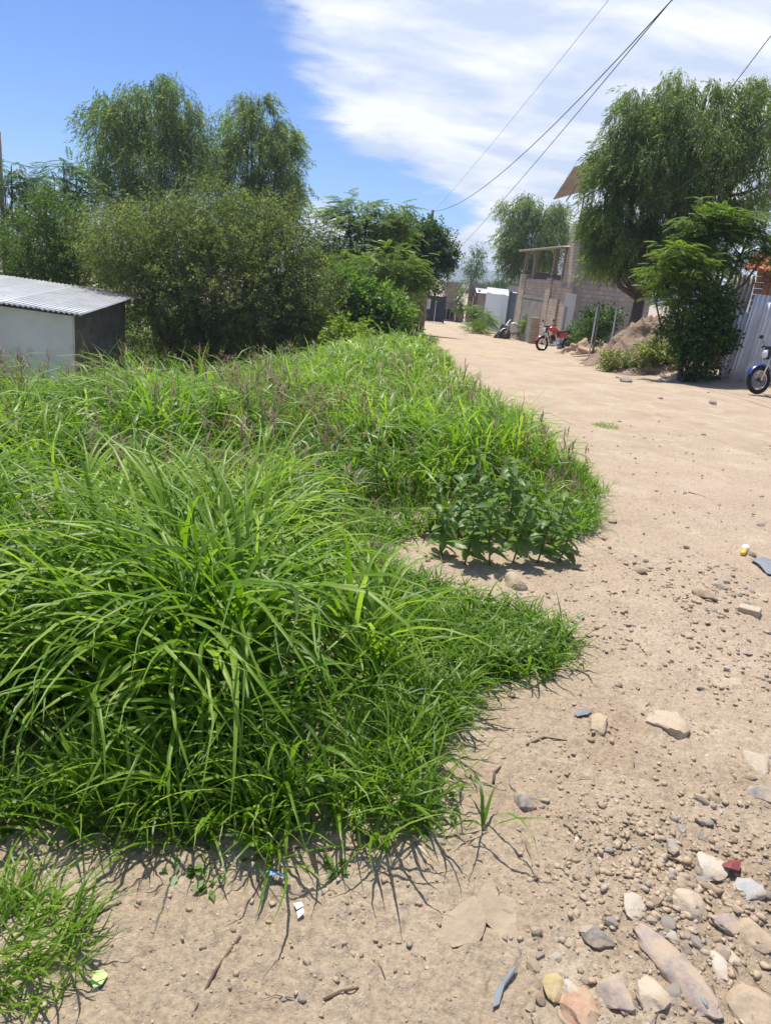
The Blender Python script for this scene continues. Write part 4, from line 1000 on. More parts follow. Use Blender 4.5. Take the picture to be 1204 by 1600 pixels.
def right_house():
    # beige house with clay tile eave, hollow brick pier, concrete post and dark openings, behind the sheets
    a = at(1128, 560, 20.0); b = at(1300, 560, 18.6); z = float(gz(a[0], a[1])); root = thing('tile_roof_house', 'beige house with red clay tile eave behind the corrugated sheets', 'house', (a[0], a[1], z))
    loc = np.array(root.location); d = (b - a)[:2]; L = np.linalg.norm(d); d /= L; ze = at(1190, 409, 18.8)[2] - z; zt = at(1160, 303, 21)[2] - z
    def P(nm, x0, x1, y0, y1, z0, z1, m):
        o = MB().box(x0, x1, y0, y1, z0, z1).build(nm, M[m], root); frame(o, (0, 0, 0), (d[0], d[1], 0), (0, 0, 1)); return o
    P('back_wall', .5, L + 3, 1.55, 1.75, -.3, ze + .2, 'darkwall'); P('upper_wall', .3, L + 3, 1.0, 1.2, ze + .35, zt, 'beige'); P('roof_slab', .0, L + 3.2, .7, 4.2, zt + .003, zt + .14, 'concrete')
    P('side_wall', .3, .5, 1.203, 4, -.3, zt, 'beige'); P('porch_beam', .45, L + 3, .02, .16, ze - .30, ze - .12, 'wood'); P('concrete_post', 1.12, 1.36, .0, .2, -.3, ze - .303, 'concrete')
    P('floor_slab', .3, L + 3, -.1, 1.54, -.4, .03, 'concrete')
    k = 0                                                 # hollow brick pier: courses of two bricks
    while -.1 + k * .145 < ze - .12:
        for j in range(2):
            x0 = .34 + j * .17; o = P('brick', x0, x0 + .16, .0 + .02 * ((k + j) % 2), .22, -.1 + k * .145, -.1 + k * .145 + .132, 'redbrick')
            for hx in (.03, .09):
                h = MB().box(x0 + hx, x0 + hx + .04, -.003 + .02 * ((k + j) % 2), .002 + .02 * ((k + j) % 2), -.1 + k * .145 + .035, -.1 + k * .145 + .095).build('hole', M['concrete'], o)
                h.matrix_local = Matrix.Identity(4)
        k += 1
    # barrel tiles
    mb = MB(); n = 8
    for i in range(n + 1):
        w = math.pi * i / n; mb.v += [(.085 * math.cos(w), 0, .06 * math.sin(w)), (.072 * math.cos(w), .40, .05 * math.sin(w) + .0), (.070 * math.cos(w), 0, .045 * math.sin(w))]
    for i in range(n): q = i * 3; mb.f += [(q, q + 3, q + 4, q + 1), (q, q + 2, q + 5, q + 3)]
    me = mb.mesh('tile', M['tile'], False)
    for r_ in range(4):
        for c in range(16):
            o = obj('tile', me, root); x = .10 + c * .175; y = -.35 + r_ * .36; zz = ze - .16 + r_ * .13 - .02 * c / 16
            p = np.array([d[0] * x - d[1] * y, d[1] * x + d[0] * y, zz + random.uniform(-.008, .008)]); frame(o, p, (d[0], d[1], 0), (d[1] * .33, -d[0] * .33, 1))
    for r_ in range(3):
        for c in range(15):                               # pan tiles between the covers
            o = obj('tile', me, root); x = .19 + c * .175; y = -.33 + r_ * .36; zz = ze - .13 + r_ * .13 - .02 * c / 16
            p = np.array([d[0] * x - d[1] * y, d[1] * x + d[0] * y, zz]); frame(o, p, (-d[0], -d[1], 0), (-d[1] * .33, d[0] * .33, -1)); 
    # loose corrugated sheets standing as a fence, each one leans by itself
    specs = [(1160, 590, 471, 17.6, .86, 'zinc', 'galvanised corrugated sheet nearest the blue motorcycle', 0, 5), (1140, 581, 457, 17.9, .66, 'zinc', 'tallest galvanised corrugated sheet in the fence before the tiled house', -2, 4),
             (1122, 578, 484, 18.15, .42, 'zinc', 'short galvanised corrugated sheet at the inner end of the fence', -2, 3), (1099, 560, 424, 19.2, .58, 'zincold', 'weathered brownish corrugated sheet beside the brick pier', -4, 4),
             (1206, 596, 466, 17.2, .86, 'zinc', 'galvanised corrugated sheet behind the blue motorcycle tank', 0, 5)]
    for px, py, pt_, Y, w, m, lab, tilt, rz in specs:
        p = at(px, py, Y); zb = float(gz(p[0], p[1])); top = at(px + (py - pt_) * .24, pt_, Y)[2]
        o = obj('corrugated_sheet', corr_mesh('corrugated_sheet', w, top - zb + .05, .10, .021, M[m], 6), None, (p[0], p[1], zb - .05), lab, 'metal sheet', 'corrugated sheets fencing the tiled house')
        o.rotation_euler = (R(-3), R(3 - tilt * .3), math.atan2(d[1], d[0]) + R(rz - 4))


right_house()


def mound(name, label, px, py, Y, rx, ry, h, mat, seed, rough=.25, n=40):
    p = at(px, py, Y); r = np.random.default_rng(seed); z = float(gz(p[0], p[1]))
    u = np.linspace(0, 1, 16); a = np.linspace(0, 2 * math.pi, n, endpoint=False); U, A = np.meshgrid(u, a, indexing='ij')
    X = U * np.cos(A); Yy = U * np.sin(A); q = seed * 3.3
    k = 1 + rough * fbm(X * 2 + q, Yy * 2, 3) * 1.5
    H = h * (1 - U ** 1.7) * (1 + 1.6 * rough * fbm(X * 3 + q, Yy * 3 + 5, 4, .6)) - .12 * U
    wx = X * rx * k; wy = Yy * ry * k; zz = gz(p[0] + wx, p[1] + wy) - z + H
    V = np.stack([wx.ravel(), wy.ravel(), zz.ravel()], 1); i, j = np.meshgrid(np.arange(15), np.arange(n), indexing='ij'); j2 = (j + 1) % n
    f = np.stack([i * n + j, (i + 1) * n + j, (i + 1) * n + j2, i * n + j2], -1).reshape(-1, 4)
    return obj(name, nmesh(name, V, f, mat, smooth=True), None, (p[0], p[1], z), label, 'mound')


mound('earth_mound', 'tall brown earth mound between the thin white post and the dark shrub', 1010, 540, 21.8, 1.7, 1.3, 1.15, M['mound'], 3)
mound('earth_mound', 'low tan heap of clods behind the red motorcycle', 912, 552, 29.2, 1.15, .8, .5, M['dust'], 5, .4)
mound('rubble_heap', 'low grey-brown rubble heap under the trailing weeds', 1015, 585, 19.6, 1.5, .7, .28, M['mound'], 6, .35)
mound('rubble_heap', 'dark heap of debris beside the pale motorcycle', 784, 531, 46.0, .5, .45, .75, M['debris'], 8, .4)

# ------------------------------------------------------------------ motorcycles
def motorcycle(label, paint, p, heading, fairing=False, scale=1.0, lean=7):
    z = float(gz(p[0], p[1])); root = thing('motorcycle', label, 'motorcycle', (p[0], p[1], z)); root.rotation_euler = (R(lean), 0, heading); root.scale = (scale,) * 3
    body = M[paint]
    for x in (.66, -.62):
        w = MB().torus((0, 0, 0), (0, 1, 0), .25, .048, 30, 9).build('wheel', M['rubber'], root, True); w.location = (x, 0, .298)
        MB().torus((0, 0, 0), (0, 1, 0), .21, .016, 28, 6).build('rim', M['chrome'], w, True)
        sp = MB()
        for k in range(16):
            a = 2 * math.pi * k / 16; sp.tube([(.03 * math.cos(a + .5), .03 * (-1) ** k, .03 * math.sin(a + .5)), (.205 * math.cos(a), 0, .205 * math.sin(a))], .003, 4)
        sp.build('spokes', M['chrome'], w); MB().tube([(0, -.06, 0), (0, .06, 0)], .04, 12).build('hub', M['blackmetal'], w, True)
    # front end
    for s in (-1, 1): MB().tube([(.665, s * .075, .29), (.52, s * .075, .74), (.46, s * .07, .93)], [.026, .02, .018], 8).build('fork', M['chrome'], root, True)
    fd = MB(); ang = np.linspace(.35, 2.55, 10)
    for i, a in enumerate(ang):
        for s, dz in ((-1, -.012), (-.5, .012), (.5, .012), (1, -.012)): fd.v.append((.66 + (.318 + dz) * math.cos(a), s * .062, .30 + (.318 + dz) * math.sin(a)))
    for i in range(9):
        for k in range(3): fd.f.append((i * 4 + k, i * 4 + k + 1, (i + 1) * 4 + k + 1, (i + 1) * 4 + k))
    fd.build('front_fender', body, root, True)
    hb = MB().tube([(.34, -.36, .99), (.41, -.24, 1.02), (.45, -.1, .97), (.46, 0, .95), (.45, .1, .97), (.41, .24, 1.02), (.34, .36, .99)], .013, 8).build('handlebar', M['blackmetal'], root, True)
    for s in (-1, 1):
        MB().tube([(.34, s * .36, .99), (.385, s * .26, 1.01)], .019, 8).build('grip', M['rubber'], hb, True)
        mr = MB(); mr.tube([(.41, s * .24, 1.02), (.44, s * .29, 1.18)], .006, 6); mr.ellipsoid((.44, s * .32, 1.2), (.012, .065, .042), 12, 6); mr.build('mirror', M['blackmetal'], hb, True)
        MB().ellipsoid((.50, s * .15, .80), (.035, .03, .025), 10, 6).build('turn_signal', M['yellowpl'], root, True)
    hl = MB().ellipsoid((.53, 0, .83), (.10, .095, .105), 14, 8).build('headlight', M['blackmetal'] if not fairing else body, root, True); MB().ellipsoid((.60, 0, .83), (.04, .078, .085), 14, 8).build('lens', M['lens'], hl, True)
    MB().box(.44, .52, -.11, .11, .93, 1.0).build('gauge', M['blackmetal'], root, bevel=.02)
    # frame, tank, seat, tail
    fr = MB(); fr.tube([(.46, 0, .9), (.36, 0, .62), (.26, 0, .36), (-.12, 0, .30), (-.2, 0, .42)], .022, 8); fr.tube([(.45, 0, .88), (.05, 0, .74), (-.35, 0, .70), (-.72, 0, .78)], .022, 8)
    for s in (-1, 1): fr.tube([(-.15, s * .07, .34), (-.62, s * .085, .30)], .018, 6); fr.tube([(-.62, s * .09, .30), (-.5, s * .1, .68)], .024, 8)
    fr.build('frame', M['blackmetal'], root, True)
    tk = MB()
    prof_ = [(.42, .05, .84, .03), (.38, .12, .88, .07), (.25, .15, .90, .10), (.10, .14, .88, .10), (-.02, .10, .83, .07), (-.08, .05, .80, .03)]
    for x, w, zc, hh in prof_:
        for k in range(10):
            a = 2 * math.pi * k / 10; tk.v.append((x, w * math.cos(a), zc + hh * (math.sin(a) if math.sin(a) > 0 else 1.3 * math.sin(a))))
    for i in range(5):
        for k in range(10): tk.f.append((i * 10 + k, i * 10 + (k + 1) % 10, (i + 1) * 10 + (k + 1) % 10, (i + 1) * 10 + k))
    tk.f += [tuple(range(10))[::-1], tuple(range(50, 60))]
    t = tk.build('fuel_tank', body, root, True); MB().tube([(.2, 0, .99), (.2, 0, 1.02)], .035, 12).build('fuel_cap', M['chrome'], t, True)
    st = MB()
    for x, w, zc, hh in ((-.06, .09, .81, .035), (-.2, .125, .80, .045), (-.4, .13, .82, .045), (-.55, .12, .85, .045), (-.72, .09, .88, .035), (-.78, .05, .89, .02)):
        for k in range(8): a = 2 * math.pi * k / 8; st.v.append((x, w * math.cos(a), zc + hh * math.sin(a)))
    for i in range(5):
        for k in range(8): st.f.append((i * 8 + k, i * 8 + (k + 1) % 8, (i + 1) * 8 + (k + 1) % 8, (i + 1) * 8 + k))
    st.f += [tuple(range(8))[::-1], tuple(range(40, 48))]; st.build('seat', M['blackseat'], root, True)
    for s in (-1, 1):
        sp = MB().prism([(-.08, s * .09, .76), (-.5, s * .11, .78), (-.45, s * .12, .62), (-.14, s * .11, .55)], (0, s * .02, 0)).build('side_panel', body, root, bevel=.008)
        if fairing: MB().prism([(.50, s * .13, .95), (.05, s * .17, .72), (.0, s * .17, .42), (.42, s * .15, .40)], (0, s * .02, .0)).build('fairing', body, root, bevel=.01)
    if fairing: MB().prism([(.68, -.12, .78), (.68, .12, .78), (.46, .17, 1.12), (.46, -.17, 1.12)], (-.02, 0, -.01)).build('windscreen', body, root, bevel=.008)
    MB().prism([(-.6, -.08, .80), (-.6, .08, .80), (-.92, .07, .72), (-.92, -.07, .72)], (0, 0, .03)).build('rear_fender', M['blackmetal'] if not fairing else body, root)
    MB().ellipsoid((-.84, 0, .82), (.05, .07, .04), 12, 6).build('tail_light', M['redpaint'], root, True)
    en = MB(); en.box(-.14, .2, -.11, .11, .27, .44); en.build('engine', M['chrome'], root, bevel=.03)
    cy = MB(); cy.tube([(.1, 0, .42), (.17, 0, .66)], .085, 14)
    for k in range(6): q = .05 + k * .035; cy.tube([(.1 + q * .28, 0, .42 + q), (.1 + q * .28 + .003, 0, .432 + q)], .11, 14)
    cy.build('cylinder_head', M['blackmetal'], root)
    MB().tube([(.2, -.05, .6), (.32, -.12, .5), (.28, -.14, .27), (.0, -.15, .23), (-.3, -.16, .27)], .02, 8).build('exhaust_pipe', M['chrome'], root, True)
    MB().tube([(-.25, -.165, .27), (-.38, -.17, .30), (-.82, -.18, .40)], [.028, .05, .045], 10).build('muffler', M['chrome'], root, True)
    MB().tube([(-.05, .12, .3), (-.12, .2, .15), (-.16, .30, .01 + .3 * math.tan(R(-lean)) * 0)], .012, 6).build('kickstand', M['blackmetal'], root)
    MB().tube([(-.02, -.2, .3), (-.02, .2, .3)], .016, 6).build('footpeg', M['rubber'], root)
    return root


q = at(866, 549, 31.0); motorcycle('red motorcycle parked by the brick building', 'redpaint', (q[0], q[1]), R(208), False)
q = at(805, 531, 45.2); motorcycle('pale motorcycle with white fairing parked beside the blue metal door', 'whitepaint', (q[0], q[1]), R(190), True)
q = at(1222, 606, 16.4); motorcycle('blue motorcycle parked before the galvanised sheets', 'bluepaint', (q[0], q[1]), R(200), False)

# ------------------------------------------------------------------ utility poles and cables
def utility_pole(label, x, y, h, arms=True):
    z = float(gz(x, y)); root = thing('utility_pole', label, 'pole', (x, y, z), R(8))
    MB().tube([(0, 0, -.5), (0, 0, h * .5), (0, 0, h)], [.15, .125, .10], 12).build('post', M['polewood'], root, True)
    if arms:
        MB().box(-.6, .6, -.05, .05, h - .55, h - .43).build('crossarm', M['polewood'], root)
        for dx in (-.5, 0, .5): MB().tube([(dx, 0, h - .43), (dx, 0, h - .28)], [.04, .03], 8).build('insulator', M['whitepaint'], root, True)
    return root


pA = at(676, 328, 60); zA = float(gz(pA[0], pA[1])); utility_pole('slim utility pole rising behind the dark rounded tree', pA[0], pA[1], pA[2] - zA, False)
pB = at(0, 206, 44); utility_pole('utility pole at the far side of the plot behind the lanky tree', pB[0] - .05, pB[1], pB[2] - float(gz(pB[0], pB[1])), False)
pC = at(706, 398, 84); utility_pole('short far utility pole hidden behind the dark rounded tree', pC[0] - .2, pC[1], pC[2] - float(gz(pC[0], pC[1])), False)
mA = at(1049, 0, 19.5); k_ = (-14.0 - pA[1]) / (mA[1] - pA[1]); Q = np.array([*(pA + (mA - pA) * k_)[:2], 9.0]); utility_pole('utility pole behind the photographer beside the road', Q[0], Q[1], Q[2] - float(gz(Q[0], Q[1])) + .2, True)
bz = at(897, 352, 36.3); mS = at(1204, 55, 17.5); S = mS + (mS - bz) * .45; S[2] = mS[2] + .55; utility_pole('utility pole out beyond the blue motorcycle', S[0], S[1], S[2] - float(gz(S[0], S[1])) + .2, True)


def through(a, px, py, Y, b, sag, label, r=.011):
    """cable from a to b hanging over one street point"""
    m = at(px, py, Y); pts = []
    for (s, e, g) in ((a, m, sag[0]), (m, b, sag[1])):
        for i in range(15):
            t = i / 14; p = lerp(s, e, t); p[2] -= g * 4 * t * (1 - t)
            if not (pts and i == 0): pts.append(p)
    o = MB().tube([p - np.array(a) for p in pts], r, 6).build('power_line', M['wire'], None, True, loc=tuple(a), label=label, cat='cable')
    return o


through(pA + [0, 0, -.1], 1049, 0, 19.5, Q, (1.05, .2), 'sagging black cable from slim utility pole, upper of the two crossing the sky', .014)
through(pC + [0, 0, -.1], 1047, 2, 20.5, Q + [.5, 0, 0], (.25, .2), 'straighter black cable reaching down beside the dark rounded tree', .014)
through(pA + [.2, 0, .05], 950, 0, 22, Q + [-.5, 0, .3], (.12, .1), 'faint thin cable highest over the road', .006)
through(bz + [.05, .1, -.1], 1204, 55, 17.5, S, (1.0, .05), 'upper service cable sagging across the massive pepper tree', .010)


def span(a, b, sag, label, r):
    pts = []
    for i in range(25):
        t = i / 24; p = lerp(a, b, t); p[2] -= sag * 4 * t * (1 - t); pts.append(p - np.array(a))
    MB().tube(pts, r, 6).build('power_line', M['wire'], None, True, loc=tuple(a), label=label, cat='cable')


span(bz + [.05, .1, -.35], S + [.25, 0, -.25], 1.15, 'lower service cable sagging across the massive pepper tree', .010)
span(at(1092, 325, 20.8), S + [-.4, 0, -.1], .25, 'short service cable running down to the tiled house', .008)


# ------------------------------------------------------------------ broad-leaved weeds
def leaf_mesh(name, mat, ln=.11, wd=.052, curl=.25, var=.5):
    n = 6; V = []
    for i in range(n + 1):
        t = i / n; w = wd / 2 * math.sin(math.pi * min(1, t * .93 + .04)) ** .8 * (1.15 - .35 * t); z = -curl * ln * t * t
        V += [(t * ln, -w, z + w * .35), (t * ln, 0, z), (t * ln, w, z + w * .35)]
    f = [(i * 3 + k, i * 3 + k + 1, i * 3 + k + 4, i * 3 + k + 3) for i in range(n) for k in (0, 1)]
    return nmesh(name, np.array(V), np.array(f), mat, np.full(len(V), var), True)


LEAVES = [leaf_mesh('leaf', M['weed'], .11, .054, c, v) for c, v in ((.15, .35), (.3, .5), (.45, .65), (.25, .8), (.6, .45))]


def weed_plant(x, y, h, nleaf, label, group, seed, lscale=1.0, lean=(0, 0)):
    r = random.Random(seed); z = float(gz(x, y)); root = thing('weed_plant', label, 'weed', (x, y, z), 0, group)
    top = np.array([lean[0] + r.uniform(-.05, .05), lean[1] + r.uniform(-.05, .05), h]); mid = top * .5 + np.array([r.uniform(-.02, .02), r.uniform(-.02, .02), 0])
    MB().tube([(0, 0, -.02), mid, top], [.006, .005, .003], 6).build('stem', M['stem'], root, True)
    for i in range(nleaf):
        t = .18 + .82 * (i + .5) / nleaf; p = (mid * (1 - abs(2 * t - 1)) + (top * max(0, 2 * t - 1))) if t < 1 else top
        p = lerp((0, 0, 0), mid, t * 2) if t < .5 else lerp(mid, top, t * 2 - 1)
        o = obj('leaf', r.choice(LEAVES), root, p); a = i * 2.4 + r.uniform(-.5, .5)
        pit = r.uniform(-.45, .35) - .5 * max(0, t - .75) * 4 * .4
        s = lscale * r.uniform(.65, 1.25) * (1.15 - .35 * t); o.scale = (s, s, s); o.rotation_euler = (r.uniform(-.4, .4), pit, a)
        o.location += Vector((math.cos(a) * .004, math.sin(a) * .004, 0))


k = 0
for (px, py, h, n) in ((690, 868, .30, 16), (725, 882, .36, 20), (765, 884, .42, 22), (800, 880, .44, 22), (838, 880, .36, 20), (872, 878, .26, 16), (745, 850, .46, 22), (790, 846, .50, 22), (830, 852, .44, 20), (715, 845, .42, 18), (770, 815, .48, 18), (860, 850, .34, 16), (735, 805, .5, 16), (812, 815, .46, 16), (680, 830, .4, 14)):
    q = GP(px, py); weed_plant(q[0], q[1], h, int(n * 1.4), 'tall broad-leaved weed inside the leafy clump at the grass edge' if h > .41 else 'broad-leaved weed fronting the leafy clump above the bare soil notch' if py > 860 else 'short broad-leaved weed at the flank of the leafy clump', 'broad-leaved weeds at the grass edge', 100 + k, 1.0); k += 1
for (px, py, h, n, lab) in ((590, 800, .62, 14, 'tall yellow-green weed poking out of the thin grass strip'), (345, 1195, .34, 12, 'broad-leaved weed half hidden in the near grass clump'), (455, 1285, .20, 14, 'low broad-leaved weed at the front edge of the grass')):
    q = GP(px, py); weed_plant(q[0], q[1], h, n, lab, None, 200 + k, .55 if py > 1000 else 1.1); k += 1


def build_ground_weeds():
    """small leafy weeds filling the foot of the grass: too many to count"""
    r = np.random.default_rng(5); n = 6500
    x = r.uniform(-2.2, 1.9, n); y = r.uniform(1.6, 7.5, n); e = edge_dist(x, y); ins = in_poly(x, y)
    pr = np.where(ins, np.exp(-(e / .28) ** 2) * .95 + .06, np.exp(-(e / np.where(y < 2.2, .13, .07)) ** 2) * .9) * np.clip(.5 + 1.6 * fbm(x * 1.7, y * 1.7 + 9, 2), .05, 1)
    ok = r.random(n) < pr; x, y = x[ok], y[ok]; m = len(x); bag = Bag(); k = 9
    xi = np.repeat(x, k); yi = np.repeat(y, k); N_ = m * k; z = gz(xi, yi) + r.uniform(.01, .16, N_) * np.repeat(r.uniform(.3, 1.2, m) * np.where(in_poly(x, y), 1.0, .25), k)
    a = r.random(N_) * 6.283; ln = r.uniform(.018, .048, N_); V = np.zeros((N_, 6, 3)); wd = ln * r.uniform(.4, .6, N_); tilt = r.uniform(-.5, .6, N_)
    d = np.stack([np.cos(a) * np.cos(tilt), np.sin(a) * np.cos(tilt), np.sin(tilt)], 1); s = np.stack([-np.sin(a), np.cos(a), 0 * a], 1); u = np.cross(d, s); off = np.stack([np.cos(a), np.sin(a), 0 * a], 1) * r.uniform(0, .03, N_)[:, None]
    P = np.stack([xi, yi, z], 1) + off
    V[:, 0] = P; V[:, 1] = P + d * (ln * .45)[:, None] + s * (wd / 2)[:, None] - u * (wd * -.1)[:, None]; V[:, 2] = P + d * ln[:, None] - [0, 0, .006]; V[:, 3] = P + d * (ln * .45)[:, None] - s * (wd / 2)[:, None] - u * (wd * -.1)[:, None]
    V = V[:, :4]; bag.add(V.reshape(-1, 3), np.arange(N_ * 4).reshape(-1, 4), np.repeat(np.clip(r.normal(.5, .25, N_), 0, 1), 4))
    obj('ground_weeds', bag.mesh('ground_weeds', M['weed']), kind='stuff', label='tiny leafy weeds filling the foot of the long grass', cat='weeds')


build_ground_weeds()

# ------------------------------------------------------------------ stones
def ico(sub):
    bm = bmesh.new(); bmesh.ops.create_icosphere(bm, subdivisions=sub, radius=1.0)
    v = np.array([p.co[:] for p in bm.verts]); f = np.array([[q.index for q in p.verts] for p in bm.faces]); bm.free(); return v, f


ICO = {s: ico(s) for s in (1, 2, 3, 4)}


def rock_verts(sub, seed, cuts=12, depth=.55, rough=.085):
    r = np.random.default_rng(seed); v, f = ICO[sub]; v = v.copy()
    for _ in range(cuts):
        n = r.normal(0, 1, 3); n /= np.linalg.norm(n); d = r.uniform(depth, .88); k = np.maximum(0, v @ n - d); v -= k[:, None] * n * .92
    nz = fbm(v[:, 0] * 1.7 + seed, v[:, 1] * 1.7 + v[:, 2] * 1.3, 4, .55) * rough * 2 + fbm(v[:, 2] * 2.1 - seed, v[:, 0] * 1.9, 3) * rough
    return v * (1 + nz)[:, None], f


def stone(px, py, wpx, lpx, hk, mat, label, seed, rz=0.0, name='stone', sink=.46, cat='stone', cuts=15, sub=3, group=None, rough=.085):
    """wpx: width across, lpx: apparent length along the view in photo px; hk: height / width"""
    q = GP(px, py); dist = math.dist(q, (0, 0, EYE)); w = wpx * dist / F; slope = max(.18, (EYE - q[2]) / dist); l = min(lpx * dist / F / slope, w * 3.0)
    v, f = rock_verts(sub, seed, cuts, rough=rough); h = min(w, l) * hk; v = v * np.array([w / 2, l / 2, h / 2])
    me = nmesh(name, v, f, M[mat], smooth=True); me.set_sharp_from_angle(angle=R(28)); o = obj(name, me, None, (q[0], q[1], q[2] + h / 2 - h * sink), label, cat, group); o.rotation_euler = (R(random.uniform(-5, 5)), R(random.uniform(-5, 5)), R(rz)); return o


STONES = [(820, 1257, 33, 30, .7, 'st_grey', 'dark blue-grey stone lying alone on the bare soil'), (803, 914, 42, 24, .75, 'st_tan', 'tan boulder in the bare notch before the leafy weeds'),
          (1040, 1132, 60, 36, .55, 'st_tan', 'large pale angular rock half buried in the road'), (933, 1134, 40, 28, .6, 'st_tan', 'brown lumpy rock half buried beside the blue strip'),
          (1056, 1518, 54, 100, .45, 'st_violet', 'long smooth mauve-grey slab stone', 24, 5), (910, 1577, 58, 52, .5, 'st_orange', 'orange-red rock among the stones'), (866, 1540, 32, 34, .5, 'st_yellow', 'yellow ochre stone beside the orange rock'),
          (890, 1547, 22, 24, .8, 'st_white', 'small rounded cream stone touching the yellow one'), (960, 1555, 50, 46, .6, 'st_violet', 'purplish grey stone between orange rock and mauve slab'), (1016, 1552, 52, 40, .5, 'st_tan', 'tan rough stone beside the mauve slab'),
          (1108, 1358, 46, 36, .55, 'st_white', 'cream angular stone touching the maroon tin'), (1170, 1394, 38, 26, .6, 'st_blue', 'pale blue-grey smooth stone'), (991, 1418, 36, 34, .5, 'st_white', 'squarish cream stone at the edge of the gravel'),
          (1077, 1416, 42, 34, .7, 'st_tan', 'knobbly tan stone in the middle of the gravel'), (1132, 1443, 42, 24, .45, 'st_violet', 'flat mauve stone below the pale blue stone'), (1123, 1511, 26, 30, .5, 'st_white', 'small bright white stone beside the mauve slab'),
          (1143, 1497, 28, 24, .5, 'st_tan', 'small tan stone touching the bright white one'), (933, 1466, 46, 22, .6, 'st_grey', 'rough grey stone left of the mauve slab tip'), (905, 963, 13, 11, .9, 'st_grey', 'small dark round pebble below the tan boulder'),
          (1112, 631, 13, 9, .9, 'st_violet', 'brown cobble alone on the far dirt road'), (937, 576, 22, 8, .5, 'st_white', 'pale flat rock at the end of the trailing weeds'), (1182, 1192, 40, 30, .5, 'st_white', 'cream rock sunk in the road near the frame of gravel'),
          (1190, 1240, 44, 22, .5, 'st_grey', 'dark grey flat stone below the cream sunk rock'), (1180, 1582, 70, 44, .5, 'st_tan', 'large tan rough rock with a hollow'), (1063, 1298, 19, 16, .7, 'st_grey', 'small round grey stone above the gravel'),
          (1048, 1323, 19, 17, .7, 'st_grey', 'small oval grey stone just below the round one'), (1143, 1413, 15, 16, .6, 'st_grey', 'small slate-blue stone under the pale blue stone'), (900, 1310, 9, 14, .6, 'st_white', 'white oval pebble beside a short twig'),
          (1100, 930, 26, 18, .7, 'st_tan', 'tan stone at the head of the small gravel spill'), (1122, 918, 16, 14, .8, 'st_grey', 'grey stone in the small gravel spill'), (655, 1330, 26, 22, .5, 'st_tan', 'flat tan stone at the tip of the near grass'),
          (858, 1040, 20, 14, .4, 'st_white', 'pale flat stone at the end of the creeping grass'), (1180, 1465, 50, 34, .5, 'st_tan', 'tan rock partly buried right of the mauve flat stone'), (1145, 1068, 34, 18, .3, 'st_tan', 'flat tan stone flush with the road')]
for i, s in enumerate(STONES): stone(*s[:6], s[6], 300 + i, s[7] if len(s) > 7 else random.uniform(-30, 30), cuts=s[8] if len(s) > 8 else 12)
# brick piece, dusty broken slabs
q = GP(1170, 955); o = MB().box(-.055, .055, -.035, .035, -.02, .025).build('brick_piece', M['st_tan'], None, bevel=.006, loc=(q[0], q[1], q[2]), label='broken tan brick piece on the road', cat='brick'); o.rotation_euler = (R(4), R(-3), R(-35))


stone(786, 1428, 72, 74, .10, 'slab', 'dusty flat stone flake, largest of three lying together', 351, 12, 'flat_stone', .55, cuts=9, sub=4, rough=.03)
stone(722, 1440, 62, 70, .10, 'slab', 'pinkish dusty stone flake in the middle of three', 352, -20, 'flat_stone', .6, cuts=9, sub=4, rough=.03)
stone(667, 1490, 40, 36, .10, 'slab', 'smallest dusty stone flake of three lying together', 353, 8, 'flat_stone', .6, cuts=9, sub=4, rough=.03)

# countable small stones
SV = []
for mt in ('st_tan', 'st_grey', 'st_white', 'st_violet'):
    for s in range(5):
        v, f = rock_verts(2, 500 + s * 7 + len(SV), 13, .5, .08); me = nmesh('stone', v * np.array([1, .8, .6]) * 1.25, f, M[mt], smooth=True); me.set_sharp_from_angle(angle=R(30)); SV.append((mt, me))


def scatter(n, region, smin, smax, label, group, seed, mats, cond=None):
    r = random.Random(seed); c = 0; tries = 0
    while c < n and tries < n * 30:
        tries += 1; px, py = region(r); q = GP(px, py)
        if in_poly(np.array([q[0]]), np.array([q[1]]))[0]: continue
        mt = r.choices([m[0] for m in mats], [m[1] for m in mats])[0]; me = r.choice([m for t, m in SV if t == mt])
        s = (smin + (smax - smin) * r.random() ** 2.2) / 2
        o = obj('stone', me, None, (q[0], q[1], q[2] + s * .15), label[mt], 'stone', group); o.scale = (s * r.uniform(.8, 1.3), s * r.uniform(.8, 1.3), s * r.uniform(.7, 1.1)); o.rotation_euler = (r.uniform(-.3, .3), r.uniform(-.3, .3), r.uniform(0, 6.28)); c += 1


CN = {'st_tan': 'tan', 'st_grey': 'grey', 'st_white': 'whitish', 'st_violet': 'mauve'}
lb = lambda t: {k: t % v for k, v in CN.items()}
scatter(75, lambda r: (r.gauss(1085, 55), r.gauss(1395, 45)), .016, .05, lb('small %s stone in the loose gravel patch around the maroon tin'), 'small stones in the gravel patch', 1, (('st_tan', 6), ('st_grey', 3), ('st_white', 1), ('st_violet', 1)))
scatter(30, lambda r: (r.gauss(1140, 40), r.gauss(922, 18)), .02, .055, lb('small %s stone in the gravel spill by the yellow plastic piece'), 'small stones in the gravel spill', 2, (('st_tan', 6), ('st_grey', 2), ('st_white', 1)))
scatter(44, lambda r: (r.uniform(820, 1204), r.uniform(1450, 1600)), .014, .045, lb('small %s stone strewn among the big coloured rocks'), 'small stones among the coloured rocks', 3, (('st_tan', 6), ('st_grey', 2), ('st_white', 1), ('st_violet', 1)))
scatter(36, lambda r: (r.gauss(1170, 60), r.uniform(1020, 1330)), .016, .05, lb('small %s stone on the stony side of the bare road'), 'small stones on the stony side of the road', 4, (('st_tan', 6), ('st_grey', 2), ('st_white', 1)))
